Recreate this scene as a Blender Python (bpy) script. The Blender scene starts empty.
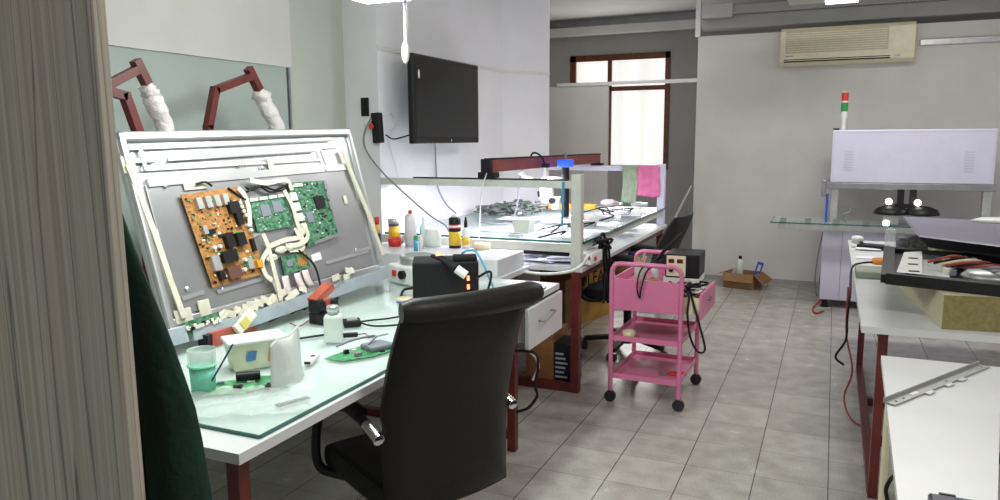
import bpy, bmesh, math, random
from mathutils import Vector, Matrix
random.seed(7)
V = Vector
S = bpy.context.scene
COL = S.collection
PI = math.pi

# ------------------------------------------------------------ surveyed camera (metres)
F = 750.0
YAW, PITCH, ROLL = -0.4172, -0.1481, -0.0071
CAM = V((0, 0, 1.4925))
cy_, sy_ = math.cos(YAW), math.sin(YAW)
FW = V((sy_*math.cos(PITCH), cy_*math.cos(PITCH), math.sin(PITCH)))
r_ = V((cy_, -sy_, 0)); u_ = r_.cross(FW)
RT = r_*math.cos(ROLL)+u_*math.sin(ROLL)
UP = -r_*math.sin(ROLL)+u_*math.cos(ROLL)
def ray(px, py): return FW*F+RT*(px-500)-UP*(py-250)
def Z(px, py, z): d = ray(px, py); return CAM+d*((z-CAM.z)/d.z)
def Y(px, py, y): d = ray(px, py); return CAM+d*(y/d.y)
def X(px, py, x): d = ray(px, py); return CAM+d*(x/d.x)

cam = bpy.data.cameras.new('camera'); co = bpy.data.objects.new('camera', cam); COL.objects.link(co)
m3 = Matrix((RT, UP, -FW)).transposed()
co.matrix_world = Matrix.Translation(CAM) @ m3.to_4x4()
cam.sensor_width = 36; cam.lens = F/1000*36; cam.clip_start = .02; cam.clip_end = 100
S.camera = co

# ------------------------------------------------------------ materials
MATS = {}
def mat(name, col, rough=.5, metal=0, emit=None, es=0, trans=0, var=0, vs=8, bump=0, bs=60, alpha=1, coat=0, ior=None, col2=None, spec=None):
    if name in MATS: return MATS[name]
    m = bpy.data.materials.new(name); m.use_nodes = True; nt = m.node_tree; b = nt.nodes['Principled BSDF']
    c = tuple(col)+(1,)
    b.inputs['Base Color'].default_value = c; b.inputs['Roughness'].default_value = rough; b.inputs['Metallic'].default_value = metal
    if emit: b.inputs['Emission Color'].default_value = tuple(emit)+(1,); b.inputs['Emission Strength'].default_value = es
    if trans: b.inputs['Transmission Weight'].default_value = trans
    if alpha < 1: b.inputs['Alpha'].default_value = alpha
    if coat: b.inputs['Coat Weight'].default_value = coat
    if ior: b.inputs['IOR'].default_value = ior
    if spec is not None: b.inputs['Specular IOR Level'].default_value = spec
    tc = nt.nodes.new('ShaderNodeTexCoord')
    if var or col2:
        n = nt.nodes.new('ShaderNodeTexNoise'); n.inputs['Scale'].default_value = vs; n.inputs['Detail'].default_value = 5
        nt.links.new(tc.outputs['Object'], n.inputs['Vector'])
        rp = nt.nodes.new('ShaderNodeValToRGB')
        rp.color_ramp.elements[0].position = .38; rp.color_ramp.elements[1].position = .62
        c2 = tuple(col2) if col2 else tuple(min(1, x*(1+var)) for x in col)
        rp.color_ramp.elements[0].color = tuple(x*(1-var) for x in col)+(1,); rp.color_ramp.elements[1].color = c2+(1,)
        nt.links.new(n.outputs['Fac'], rp.inputs['Fac']); nt.links.new(rp.outputs['Color'], b.inputs['Base Color'])
    if bump:
        n = nt.nodes.new('ShaderNodeTexNoise'); n.inputs['Scale'].default_value = bs; n.inputs['Detail'].default_value = 4
        nt.links.new(tc.outputs['Object'], n.inputs['Vector'])
        bp = nt.nodes.new('ShaderNodeBump'); bp.inputs['Strength'].default_value = bump; bp.inputs['Distance'].default_value = .01
        nt.links.new(n.outputs['Fac'], bp.inputs['Height']); nt.links.new(bp.outputs['Normal'], b.inputs['Normal'])
    MATS[name] = m
    return m

M = dict(
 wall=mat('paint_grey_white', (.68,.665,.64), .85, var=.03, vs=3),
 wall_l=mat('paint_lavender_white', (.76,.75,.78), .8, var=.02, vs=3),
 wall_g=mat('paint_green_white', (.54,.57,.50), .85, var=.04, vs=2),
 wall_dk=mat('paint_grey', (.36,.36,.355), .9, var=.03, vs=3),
 glassgreen=mat('pale_green_panel', (.42,.48,.45), .35, var=.05, vs=2),
 ceil=mat('ceiling_paint', (.50,.50,.49), .9, var=.03, vs=2),
 wood_frame=mat('brown_window_wood', (.13,.035,.015), .45, var=.2, vs=20),
 pane=mat('frosted_pane', (.8,.8,.78), .6, emit=(1,.99,.95), es=.85),
 white=mat('white_laminate', (.64,.65,.66), .35, var=.03, vs=6),
 whitep=mat('white_plastic', (.78,.78,.76), .4, var=.03, vs=20),
 cream=mat('cream_plastic', (.80,.74,.54), .45, var=.04, vs=12),
 creamgrille=mat('cream_grille', (.58,.53,.36), .6, var=.06, vs=60),
 creamcable=mat('cream_tape', (.60,.57,.47), .6, var=.08, vs=30),
 red=mat('red_oxide_steel', (.11,.014,.013), .4, var=.15, vs=15),
 redb=mat('red_paint_beam', (.20,.035,.035), .4, var=.12, vs=15),
 redbr=mat('red_bracket', (.38,.08,.05), .5, var=.15, vs=25),
 frame=mat('cream_grey_steel', (.60,.61,.56), .45, var=.04, vs=20),
 lav=mat('lavender_steel', (.66,.65,.80), .4, var=.02, vs=10),
 lavside=mat('lavender_cabinet', (.58,.56,.68), .45, var=.03, vs=6),
 black=mat('black_plastic', (.010,.010,.011), .42, spec=.3, var=.15, vs=30),
 blackm=mat('black_matte', (.009,.009,.010), .7, spec=.3),
 screen=mat('black_screen', (.012,.012,.013), .12, spec=.4),
 leather=mat('black_leather', (.009,.0085,.008), .45, bump=.15, bs=60, var=.1, spec=.28),
 fabricb=mat('black_mesh_fabric', (.02,.02,.022), .8, bump=.3, bs=120),
 chrome=mat('chrome', (.75,.75,.76), .18, 1),
 steel=mat('galvanized_steel', (.42,.425,.44), .34, .85, var=.06, vs=5),
 steelb=mat('bright_steel', (.60,.61,.62), .33, .85, var=.05, vs=5),
 steeld=mat('dark_steel', (.33,.34,.35), .4, .7, var=.08, vs=12),
 bluegrey=mat('blue_grey_steel', (.40,.46,.50), .4, .3, var=.06, vs=20),
 alu=mat('aluminium', (.62,.64,.64), .35, .8, var=.06, vs=30),
 pink=mat('pink_enamel', (.68,.20,.36), .33, var=.04, vs=8),
 rubber=mat('black_rubber', (.02,.02,.02), .6),
 tape=mat('masking_tape', (.70,.62,.42), .6, var=.06, vs=40),
 card=mat('cardboard', (.30,.17,.075), .85, var=.1, vs=12),
 carddk=mat('brown_carton', (.22,.10,.03), .8, var=.15, vs=10),
 cardor=mat('ochre_carton', (.36,.20,.035), .7, var=.25, vs=7),
 pcbg=mat('green_circuit_board', (.025,.12,.065), .4, var=.3, vs=60, col2=(.10,.25,.15)),
 pcbo=mat('orange_circuit_board', (.34,.15,.035), .5, var=.22, vs=90, col2=(.44,.21,.06)),
 chip=mat('grey_chip', (.19,.20,.24), .5),
 conn=mat('ivory_connector', (.72,.70,.60), .5),
 pinkrib=mat('pink_ribbon_cable', (.70,.58,.57), .6, var=.05, vs=60),
 green=mat('dark_green_cloth', (.002,.022,.015), .8, bump=.4, bs=40, var=.3, vs=6),
 wrap=mat('crinkled_plastic_wrap', (.72,.66,.65), .4, bump=.9, bs=45, var=.06, vs=15),
 film=mat('clear_plastic_film', (.80,.86,.84), .2, alpha=.33, bump=.8, bs=18),
 milk=mat('milky_plastic', (.78,.85,.80), .35, alpha=.8),
 poly=mat('frosted_bag', (.74,.78,.75), .35, alpha=.62, bump=.5, bs=25),
 cupg=mat('mint_green_liquid', (.16,.55,.40), .5, var=.12, vs=40),
 blue=mat('blue_plastic', (.03,.10,.55), .35),
 navy=mat('navy_plastic', (.01,.015,.12), .3),
 cyan=mat('cyan_blue_plastic', (.06,.35,.55), .3),
 orange=mat('orange_plastic', (.80,.30,.02), .45),
 yellow=mat('yellow_label', (.78,.50,.03), .4),
 redp=mat('red_plastic', (.62,.04,.025), .4),
 greenp=mat('green_plastic', (.03,.30,.08), .4),
 cordgrey=mat('grey_cord', (.22,.22,.26), .5),
 cordw=mat('white_cord', (.72,.72,.68), .5),
 cordr=mat('red_cord', (.35,.04,.03), .5),
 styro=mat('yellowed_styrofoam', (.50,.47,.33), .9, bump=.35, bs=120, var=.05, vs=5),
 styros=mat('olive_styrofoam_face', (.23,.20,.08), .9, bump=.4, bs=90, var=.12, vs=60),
 towelp=mat('pink_towel', (.78,.20,.42), .9, bump=.6, bs=120, var=.1, vs=20),
 towelg=mat('sage_towel', (.33,.40,.30), .9, bump=.6, bs=120, var=.12, vs=20),
 paper=mat('white_paper', (.78,.78,.84), .7, var=.05, vs=20),
 stripglow=mat('added_strip_glow', (1,1,1), .5, emit=(.92,.93,1), es=9),
 lampw=mat('lamp_diffuser', (1,1,1), .5, emit=(.90,.98,1), es=4),
 ledo=mat('orange_indicator', (1,.3,.05), .5, emit=(1,.35,.08), es=2.5),
 ledr=mat('red_digit', (1,.1,.05), .5, emit=(1,.16,.06), es=5),
 clampblue=mat('glowing_blue_clamp', (.02,.10,.8), .4, emit=(.03,.12,1), es=.5),  # clamp is no lamp; faint glow put in for its brightness
 ledspot=mat('white_spot_lens', (1,1,1), .3, emit=(1,.98,.92), es=5),
 wood=mat('pale_wood', (.52,.36,.22), .6, var=.12, vs=20),
 gpile=mat('grey_green_scrap', (.17,.18,.165), .6, var=.3, vs=60),
 tan=mat('tan_skin_plastic', (.50,.34,.20), .6, var=.1, vs=30),
 spray=mat('spray_can_white', (.76,.75,.75), .3, var=.06, vs=30),
 ceramic=mat('grey_lamp_wall', (.5,.5,.5), .5),
)
def glass_mat():
    m = bpy.data.materials.new('green_edge_glass'); m.use_nodes = True; nt = m.node_tree; b = nt.nodes['Principled BSDF']
    b.inputs['Base Color'].default_value = (.70,.85,.80,1); b.inputs['Roughness'].default_value = .05
    b.inputs['Alpha'].default_value = .30; b.inputs['IOR'].default_value = 1.5
    return m
M['glass'] = glass_mat()
M['glassedge'] = mat('glass_edge', (.02,.12,.10), .2)

def floor_mat():
    m = bpy.data.materials.new('speckled_floor_tile'); m.use_nodes = True; nt = m.node_tree; L = nt.links.new
    b = nt.nodes['Principled BSDF']; b.inputs['Specular IOR Level'].default_value=.6
    tc = nt.nodes.new('ShaderNodeTexCoord'); sp = nt.nodes.new('ShaderNodeSeparateXYZ'); L(tc.outputs['Object'], sp.inputs[0])
    def mth(op, a, bb=None):
        n = nt.nodes.new('ShaderNodeMath'); n.operation = op
        for i, v in enumerate((a, bb)):
            if v is None: continue
            if isinstance(v, (int, float)): n.inputs[i].default_value = v
            else: L(v, n.inputs[i])
        return n.outputs[0]
    def line(o, off, w):
        t = mth('DIVIDE', mth('ADD', o, off), .3); f = mth('FRACT', t); d = mth('ABSOLUTE', mth('SUBTRACT', f, .5)); return mth('GREATER_THAN', d, .5-w), mth('FLOOR', t)
    lx, ix = line(sp.outputs[0], 3.828*.3+6, .0085); ly, iy = line(sp.outputs[1], -10.1*.3+9, .009)
    n1 = nt.nodes.new('ShaderNodeTexNoise'); n1.inputs['Scale'].default_value = 130; n1.inputs['Detail'].default_value = 3; L(tc.outputs['Object'], n1.inputs['Vector'])
    n2 = nt.nodes.new('ShaderNodeTexNoise'); n2.inputs['Scale'].default_value = 9; n2.inputs['Detail'].default_value = 5; L(tc.outputs['Object'], n2.inputs['Vector'])
    cb = nt.nodes.new('ShaderNodeCombineXYZ'); L(ix, cb.inputs[0]); L(iy, cb.inputs[1])
    wn = nt.nodes.new('ShaderNodeTexWhiteNoise'); wn.noise_dimensions = '2D'; L(cb.outputs[0], wn.inputs['Vector'])
    v = mth('ADD', mth('MULTIPLY', n1.outputs['Fac'], .5), mth('ADD', mth('MULTIPLY', n2.outputs['Fac'], .6), mth('MULTIPLY', wn.outputs['Value'], .12)))
    rp = nt.nodes.new('ShaderNodeValToRGB'); L(v, rp.inputs['Fac'])
    rp.color_ramp.elements[0].position = .4; rp.color_ramp.elements[0].color = (.31,.30,.27,1)
    rp.color_ramp.elements[1].position = .8; rp.color_ramp.elements[1].color = (.53,.51,.47,1)
    mx = nt.nodes.new('ShaderNodeMix'); mx.data_type = 'RGBA'; L(mth('MULTIPLY', ly, .38), mx.inputs['Factor']); L(rp.outputs['Color'], mx.inputs['A']); mx.inputs['B'].default_value = (.10,.095,.085,1)
    mx2 = nt.nodes.new('ShaderNodeMix'); mx2.data_type = 'RGBA'; L(mth('MULTIPLY', lx, .85), mx2.inputs['Factor']); L(mx.outputs['Result'], mx2.inputs['A']); mx2.inputs['B'].default_value = (.06,.05,.045,1)
    L(mx2.outputs['Result'], b.inputs['Base Color'])
    L(mth('ADD', mth('MULTIPLY', n2.outputs['Fac'], .22), .12), b.inputs['Roughness'])
    return m
def stripe_mat():
    m = bpy.data.materials.new('striped_wood_laminate'); m.use_nodes = True; nt = m.node_tree; L = nt.links.new
    b = nt.nodes['Principled BSDF']; b.inputs['Roughness'].default_value = .5
    tc = nt.nodes.new('ShaderNodeTexCoord')
    def streak(sc, zs, dist, lo, hi):
        mp = nt.nodes.new('ShaderNodeMapping'); mp.inputs['Scale'].default_value = (sc, sc, zs); L(tc.outputs['Object'], mp.inputs[0])
        n = nt.nodes.new('ShaderNodeTexNoise'); n.inputs['Scale'].default_value = 1; n.inputs['Detail'].default_value = 2; n.inputs['Distortion'].default_value = dist
        L(mp.outputs[0], n.inputs['Vector'])
        r = nt.nodes.new('ShaderNodeValToRGB'); r.color_ramp.elements[0].position = lo; r.color_ramp.elements[1].position = hi; L(n.outputs['Fac'], r.inputs[0]); return r.outputs[0]
    a = streak(120, .9, .1, .32, .68); c = streak(24, .42, .35, .30, .40)
    rn = c.node; e = rn.color_ramp.elements; e[0].position = .480; e[0].color = (1,1,1,1); e[1].position = .520; e[1].color = (1,1,1,1); k_ = e.new(.5); k_.color = (0,0,0,1)
    d = streak(9, .6, .2, .35, .65)
    m1 = nt.nodes.new('ShaderNodeMix'); m1.data_type = 'RGBA'; L(a, m1.inputs['Factor']); m1.inputs['A'].default_value = (.25,.235,.205,1); m1.inputs['B'].default_value = (.38,.36,.32,1)
    m2 = nt.nodes.new('ShaderNodeMix'); m2.data_type = 'RGBA'; L(c, m2.inputs['Factor']); m2.inputs['A'].default_value = (.11,.105,.115,1); L(m1.outputs['Result'], m2.inputs['B'])
    m3 = nt.nodes.new('ShaderNodeMix'); m3.data_type = 'RGBA'; m3.blend_type = 'MULTIPLY'; m3.inputs['Factor'].default_value = 1; L(m2.outputs['Result'], m3.inputs['A'])
    r2 = nt.nodes.new('ShaderNodeMix'); r2.data_type = 'RGBA'; L(d, r2.inputs['Factor']); r2.inputs['A'].default_value = (1.0,.95,.90,1); r2.inputs['B'].default_value = (.95,1,.95,1)
    L(r2.outputs['Result'], m3.inputs['B']); L(m3.outputs['Result'], b.inputs['Base Color'])
    return m

# ------------------------------------------------------------ mesh builder
class MB:
    def __init__(s): s.v = []; s.f = []; s.mi = []; s.sm = []; s.cur = 0; s.smooth = False; s.T = None
    def add(s, vs, fs, smooth=None):
        o = len(s.v)
        for p in vs: p = V(p); s.v.append(s.T @ p if s.T else p)
        for f in fs: s.f.append([i+o for i in f]); s.mi.append(s.cur); s.sm.append(s.smooth if smooth is None else smooth)
        return s
    def mt(s, i): s.cur = i; return s
    def box(s, a, b, c=.0):
        x0,y0,z0 = (min(a[i], b[i]) for i in range(3)); x1,y1,z1 = (max(a[i], b[i]) for i in range(3))
        if c <= 0 or c*2.2 > min(x1-x0, y1-y0, z1-z0):
            return s.add([(x0,y0,z0),(x1,y0,z0),(x1,y1,z0),(x0,y1,z0),(x0,y0,z1),(x1,y0,z1),(x1,y1,z1),(x0,y1,z1)],
                  [(0,3,2,1),(4,5,6,7),(0,1,5,4),(1,2,6,5),(2,3,7,6),(3,0,4,7)], False)
        bm = bmesh.new(); r = bmesh.ops.create_cube(bm, size=1)
        for v in bm.verts: v.co = V(((x0+x1)/2+v.co.x*(x1-x0), (y0+y1)/2+v.co.y*(y1-y0), (z0+z1)/2+v.co.z*(z1-z0)))
        bmesh.ops.bevel(bm, geom=bm.edges[:], offset=c, segments=2, profile=.5, affect='EDGES')
        bm.verts.ensure_lookup_table(); s.add([v.co.copy() for v in bm.verts], [[v.index for v in f.verts] for f in bm.faces], False); bm.free(); return s
    def bar(s, p, q, w, h=None, up=(0,0,1)):
        p, q = V(p), V(q); h = h or w; d = (q-p).normalized(); u = V(up)
        if abs(d.dot(u)) > .98: u = V((0,1,0))
        a = d.cross(u).normalized(); b = a.cross(d)
        vs = [e+a*i*w/2+b*j*h/2 for e in (p, q) for i, j in ((-1,-1),(1,-1),(1,1),(-1,1))]
        return s.add(vs, [(0,1,2,3),(7,6,5,4),(0,4,5,1),(1,5,6,2),(2,6,7,3),(3,7,4,0)], False)
    def tube(s, path, r, n=8, rs=None, caps=True, closed=False):
        path = [V(p) for p in path]; N = len(path); pv = None; o = []
        for i, p in enumerate(path):
            a = path[i-1] if i or closed else p; b = path[(i+1) % N] if i < N-1 or closed else p
            d = (b-a)
            d = d.normalized() if d.length > 1e-9 else V((0,0,1))
            if pv is None: pv = d.orthogonal().normalized()
            pv = (pv-d*pv.dot(d)); pv = pv.normalized() if pv.length > 1e-6 else d.orthogonal().normalized(); c = d.cross(pv)
            rr = rs[i] if rs else r
            o += [p+(pv*math.cos(t*2*PI/n)+c*math.sin(t*2*PI/n))*rr for t in range(n)]
        fs = []
        for i in range(N if closed else N-1):
            for t in range(n): j = (i+1) % N; fs.append((i*n+t, i*n+(t+1) % n, j*n+(t+1) % n, j*n+t))
        s.add(o, fs, True)
        if caps and not closed: s.add(o[:n], [tuple(range(n))[::-1]], False); s.add(o[-n:], [tuple(range(n))], False)
        return s
    def cyl(s, p, q, r, n=16, r2=None): return s.tube([p, q], r, n, rs=[r, r if r2 is None else r2])
    def lathe(s, c, prof, n=20, axis=None):
        c = V(c); ax = V(axis or (0,0,1)).normalized(); a = ax.orthogonal().normalized(); b = ax.cross(a); o = []
        for r, z in prof: o += [c+ax*z+(a*math.cos(t*2*PI/n)+b*math.sin(t*2*PI/n))*max(r, 1e-4) for t in range(n)]
        fs = [(i*n+t, i*n+(t+1) % n, (i+1)*n+(t+1) % n, (i+1)*n+t) for i in range(len(prof)-1) for t in range(n)]
        fs += [tuple(range(n))[::-1], tuple(range((len(prof)-1)*n, len(prof)*n))]
        return s.add(o, fs)
    def prism(s, poly, z0, z1):
        n = len(poly); vs = [(p[0], p[1], z0) for p in poly]+[(p[0], p[1], z1) for p in poly]
        a = sum(poly[i][0]*poly[(i+1) % n][1]-poly[(i+1) % n][0]*poly[i][1] for i in range(n))
        fs = [tuple(range(n))[::-1], tuple(range(n, 2*n))]+[(i, (i+1) % n, n+(i+1) % n, n+i) for i in range(n)]
        if a < 0: fs = [f[::-1] for f in fs]
        return s.add(vs, fs, False)
    def blob(s, c, rx, ry, rz, n=12, m=8, jit=0):
        c = V(c); o = []; fs = []
        for i in range(m+1):
            t = PI*i/m
            for j in range(n):
                k = 1+random.uniform(-jit, jit)
                o.append(c+V((rx*math.sin(t)*math.cos(2*PI*j/n)*k, ry*math.sin(t)*math.sin(2*PI*j/n)*k, rz*math.cos(t)*k)))
        for i in range(m):
            for j in range(n): fs.append((i*n+j, (i+1)*n+j, (i+1)*n+(j+1) % n, i*n+(j+1) % n))
        return s.add(o, fs, True)
    def grid(s, fn, nu, nv, smooth=True):
        o = [fn(i/nu, j/nv) for j in range(nv+1) for i in range(nu+1)]; k = nu+1
        return s.add(o, [(j*k+i, j*k+i+1, (j+1)*k+i+1, (j+1)*k+i) for j in range(nv) for i in range(nu)], smooth)
    def build(s, name, mats, parent=None, org=None, solid=0, sub=0):
        me = bpy.data.meshes.new(name)
        if org is not None: org = V(org); vs = [v-org for v in s.v]
        else: vs = s.v
        me.from_pydata([tuple(v) for v in vs], [], s.f); me.update()
        if not isinstance(mats, (list, tuple)): mats = [mats]
        for m in mats: me.materials.append(M[m] if isinstance(m, str) else m)
        me.polygons.foreach_set('material_index', s.mi); me.polygons.foreach_set('use_smooth', s.sm); me.update()
        o = bpy.data.objects.new(name, me); COL.objects.link(o)
        if org is not None: o.location = org
        if parent: o.parent = parent
        if solid: md = o.modifiers.new('thickness', 'SOLIDIFY'); md.thickness = solid; md.offset = 0
        if sub: md = o.modifiers.new('smooth', 'SUBSURF'); md.levels = sub; md.render_levels = sub
        return o
def tag(o, label=None, cat=None, group=None, kind=None):
    if label: o['label'] = label
    if cat: o['category'] = cat
    if group: o['group'] = group
    if kind: o['kind'] = kind
    return o
def thing(name, label, cat, loc=(0,0,0), rz=0, group=None):
    o = bpy.data.objects.new(name, None); COL.objects.link(o); o.empty_display_size = .05
    o.location = loc; o.rotation_euler = (0,0,rz)
    return tag(o, label, cat, group)
def struct(name, mb, mats, label=None):
    o = mb.build(name, mats); tag(o, label, None, None, 'structure')
    return o
def smoothpath(pts, k=6):
    pts = [V(p) for p in pts]; P = [pts[0]*2-pts[1]]+pts+[pts[-1]*2-pts[-2]]; o = []
    for i in range(1, len(P)-2):
        for t in range(k):
            t /= k; a, b, c, d = P[i-1], P[i], P[i+1], P[i+2]
            o.append(.5*((2*b)+(c-a)*t+(2*a-5*b+4*c-d)*t*t+(3*b-a-3*c+d)*t**3))
    return o+[pts[-1]]
def cord(name, label, cat, pts, r, m, group=None):
    mb = MB(); mb.tube(smoothpath(pts), r, 6); o = mb.build(name, m, org=pts[0]); return tag(o, label, cat, group)

# ============================================================ SETTING
XL = -2.65     # left wall (with the television)
XN = -2.90     # recessed near part of the left wall
YB = 8.03      # white partition wall at the end
YF = 9.50      # far wall with the window
ZC = 2.98
struct('floor', MB().box((-4.6,-1.5,-.1), (3.6,9.8,0)), floor_mat())
struct('ceiling', MB().box((-4.6,-1.5,ZC), (3.6,9.8,ZC+.1)), 'ceil')
mb = MB().box((XN-.15,-1.5,0), (XN,4.1,ZC))
o = struct('wall_left', mb, 'wall_g')
pl = [(XL,4.1),(XL,6.05),(-2.42,6.36),(-2.365,6.44),(-2.42,6.60),(-2.75,6.60),(-3.05,6.2),(-3.05,4.1)]
struct('wall_left_pier', MB().prism(pl, 0, ZC), 'wall_l')
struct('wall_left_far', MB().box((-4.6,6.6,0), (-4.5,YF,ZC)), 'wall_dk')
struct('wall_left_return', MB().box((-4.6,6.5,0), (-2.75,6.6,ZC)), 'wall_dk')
# upper part of the near wall projects a little over the green panel
struct('trim_1', MB().box((XN,-1.5,1.90), (XN+.03,3.55,ZC)), 'wall')
struct('trim_2', MB().box((XN,-1.5,.76), (XN+.012,3.52,1.90)), 'glassgreen')
struct('trim_3', MB().box((XN,3.53,0), (XN+.02,3.545,ZC)), 'steeld')
# end partition
struct('wall_back', MB().box((-1.33,YB,0), (3.6,YB+.08,2.50)), 'wall')
struct('wall_partition', MB().box((-4.5,YB,0), (-2.27,YB+.05,2.05)), 'wall')
struct('trim_4', MB().box((-2.85,YB-.01,2.05), (-1.33,YB+.05,2.085)), 'whitep')
struct('trim_5', MB().box((-1.36,YB-.02,2.50), (-1.31,YB+.03,ZC)), 'whitep')
struct('baseboard_back', MB().box((-1.33,YB-.012,0), (3.6,YB,.05)), 'wall_dk')
# far wall with the window opening
wx0, wx1, wz0, wz1 = -3.19, -1.90, 1.09, 2.53
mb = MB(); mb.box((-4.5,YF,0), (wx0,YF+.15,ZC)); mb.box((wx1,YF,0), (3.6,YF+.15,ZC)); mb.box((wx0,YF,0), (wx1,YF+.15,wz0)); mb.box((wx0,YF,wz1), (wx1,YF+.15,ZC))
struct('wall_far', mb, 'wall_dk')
mb = MB()
fw = .075
mb.box((wx0,YF-.02,wz0), (wx0+fw,YF+.05,wz1)); mb.box((wx1-fw*.8,YF-.02,wz0), (wx1,YF+.05,wz1))
mb.box((wx0,YF-.02,wz1-fw), (wx1,YF+.05,wz1)); mb.box((wx0,YF-.02,wz0), (wx1,YF+.05,wz0+.05))
mb.box((-2.69,YF-.015,wz0), (-2.64,YF+.045,wz1)); mb.box((wx0,YF-.015,2.075), (wx1,YF+.045,2.13))
w = struct('window_1', mb, 'wood_frame')
def pane_mat():
    m = bpy.data.materials.new('curtained_pane'); m.use_nodes = True; nt = m.node_tree; L = nt.links.new; b = nt.nodes['Principled BSDF']
    tc = nt.nodes.new('ShaderNodeTexCoord'); mp = nt.nodes.new('ShaderNodeMapping'); mp.inputs['Scale'].default_value = (11,1,.5); L(tc.outputs['Object'], mp.inputs[0])
    n = nt.nodes.new('ShaderNodeTexNoise'); n.inputs['Scale'].default_value = 1; n.inputs['Detail'].default_value = 1; L(mp.outputs[0], n.inputs['Vector'])
    r = nt.nodes.new('ShaderNodeValToRGB'); r.color_ramp.elements[0].position = .35; r.color_ramp.elements[1].position = .62
    r.color_ramp.elements[0].color = (.86,.86,.82,1); r.color_ramp.elements[1].color = (1,1,.99,1); L(n.outputs['Fac'], r.inputs[0])
    L(r.outputs[0], b.inputs['Emission Color']); b.inputs['Emission Strength'].default_value = .85; b.inputs['Base Color'].default_value = (.6,.6,.58,1)
    return m
MB().box((wx0+.02,YF+.02,wz0+.02), (wx1-.02,YF+.03,wz1-.02)).build('pane', pane_mat(), w)
# stepped cornice along the far wall, and the two beams that cross the ceiling
mb = MB(); mb.box((-4.5,YF-.14,2.77), (3.6,YF,2.875), .01)
struct('trim_6', mb, 'wall')
struct('trim_7', MB().box((-4.5,YF-.03,2.875), (3.6,YF,ZC)), 'steeld')  # dark band put in for the shadow gap above the cornice
mb = MB(); mb.box((-1.30,YB-.02,2.56), (3.6,YB+.12,2.69), .01); mb.box((-1.0,YB-.07,2.69), (3.6,YB+.12,2.78), .01)
struct('trim_8', mb, 'wall_dk')
struct('trim_11', MB().box((-1.29,YB-.10,2.66), (-.99,YB+.14,2.80), .01), 'ceil')
# cable trunking on the left wall at 2 m
mb = MB(); mb.box((XL,4.1,2.045), (XL+.012,6.05,2.07)); mb.bar((XL+.006,6.05,2.0575), (-2.415,6.365,2.0575), .012, .025); mb.bar((-2.415,6.355,2.0575), (-2.36,6.44,2.0575), .012, .025)
struct('trim_9', mb, 'wall')
# conduit to the right of the air conditioner
struct('trim_10', MB().box((.66,YB-.03,2.30), (2.4,YB,2.36), .008), 'alu')

# ============================================================ FOREGROUND BOARD AND CLOTH
bd = MB().box((-1.9,.778,0), (-.975,.80,2.4), .003).build('laminate_panel', stripe_mat(), org=(-1.4,.79,0))
tag(bd, 'tall grey-brown striped laminate board at the left edge', 'panel')
# dark green cloth hanging behind it
prof = [(1.43,-1.19),(1.40,-1.164),(1.30,-1.126),(1.15,-1.063),(1.025,-1.022),(.85,-1.003),(.4,-.985),(.03,-.98)]
def gx(z):
    for (a, xa), (b, xb) in zip(prof, prof[1:]):
        if a >= z >= b: return xa+(xb-xa)*(a-z)/(a-b)
    return prof[-1][1]
mb = MB()
def cl(u, v):
    z = 1.42-v*1.38; xr = gx(z); x = -1.62+(xr+1.62)*u
    return V((x, .955+.022*math.sin(u*19+v*2)*min(1, v*3)+.01*math.sin(u*43+v*5)*v-.015*u*u, z))
mb.grid(cl, 46, 24)
g = mb.build('green_curtain', 'green', solid=.006); tag(g, 'dark green cloth hanging behind the striped board', 'cloth')

# ============================================================ WORKBENCH (left) and glass
T1 = thing('workbench', 'long white-topped workbench under the dismantled television', 'table', (-1.95,2.7,0))
P1 = V((-1.95,2.7,0))
def pt(mb, name, m, par, org): # child in parent's local space
    mb.v = [v-V(org) for v in mb.v]; return mb.build(name, m, par)
pt(MB().prism([(-2.62,1.30),(-1.262,1.30),(-1.262,3.60),(-1.60,3.60),(-1.60,4.04),(-2.62,4.04)], .722, .75), 'tabletop', 'white', T1, P1)
for a, b in ((-1.365,1.40),(-1.345,3.17),(-2.55,1.40),(-2.55,3.95),(-1.66,3.93)):
    pt(MB().box((a-.02,b-.02,0), (a+.02,b+.02,.722)), 'leg', 'red', T1, P1)
mb = MB(); mb.box((-2.57,1.42,.68), (-2.53,3.93,.722)); mb.box((-1.9,1.42,.68), (-1.86,3.93,.722))
mb.box((-2.53,3.15,.68), (-1.365,3.19,.722)); mb.box((-2.53,3.15,.06), (-1.365,3.19,.10)); mb.box((-2.53,3.91,.68), (-1.68,3.95,.722))
pt(mb, 'frame', 'red', T1, P1)
# drawer unit at the far end
DU = thing('drawer_unit', 'white drawer unit hung under the far end of the workbench', 'drawer', (-1.5,3.35,.5))
DO = V((-1.5,3.35,.5))
pt(MB().box((-1.80,3.21,.50), (-1.36,3.56,.678)), 'body', 'white', DU, DO)
dr = pt(MB().box((-1.265,3.13,.515), (-1.245,3.60,.712), .003).box((-1.36,3.20,.53), (-1.265,3.54,.66)), 'drawer', 'white', DU, DO)
a = X(539,321,-1.243); b = X(551,310,-1.243)
h = MB(); h.tube([a, a+V((.025,0,0)), b+V((.025,0,0)), b], .005); h.v = [v-DO for v in h.v]; h.build('handle', 'steeld', dr)

gl = MB().mt(0).box((-2.55,1.395,.751), (-1.283,3.45,.759)); gl.mt(1).box((-2.55,1.39,.7505), (-1.280,1.395,.7595)).box((-1.283,1.395,.7505), (-1.278,3.45,.7595))
gl = gl.build('glass_sheet', ['glass', 'glassedge'], org=(-1.9,2.4,.75)); tag(gl, 'pale green glass sheet laid over the near workbench top', 'glass sheet')
GZ = .7597

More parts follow.
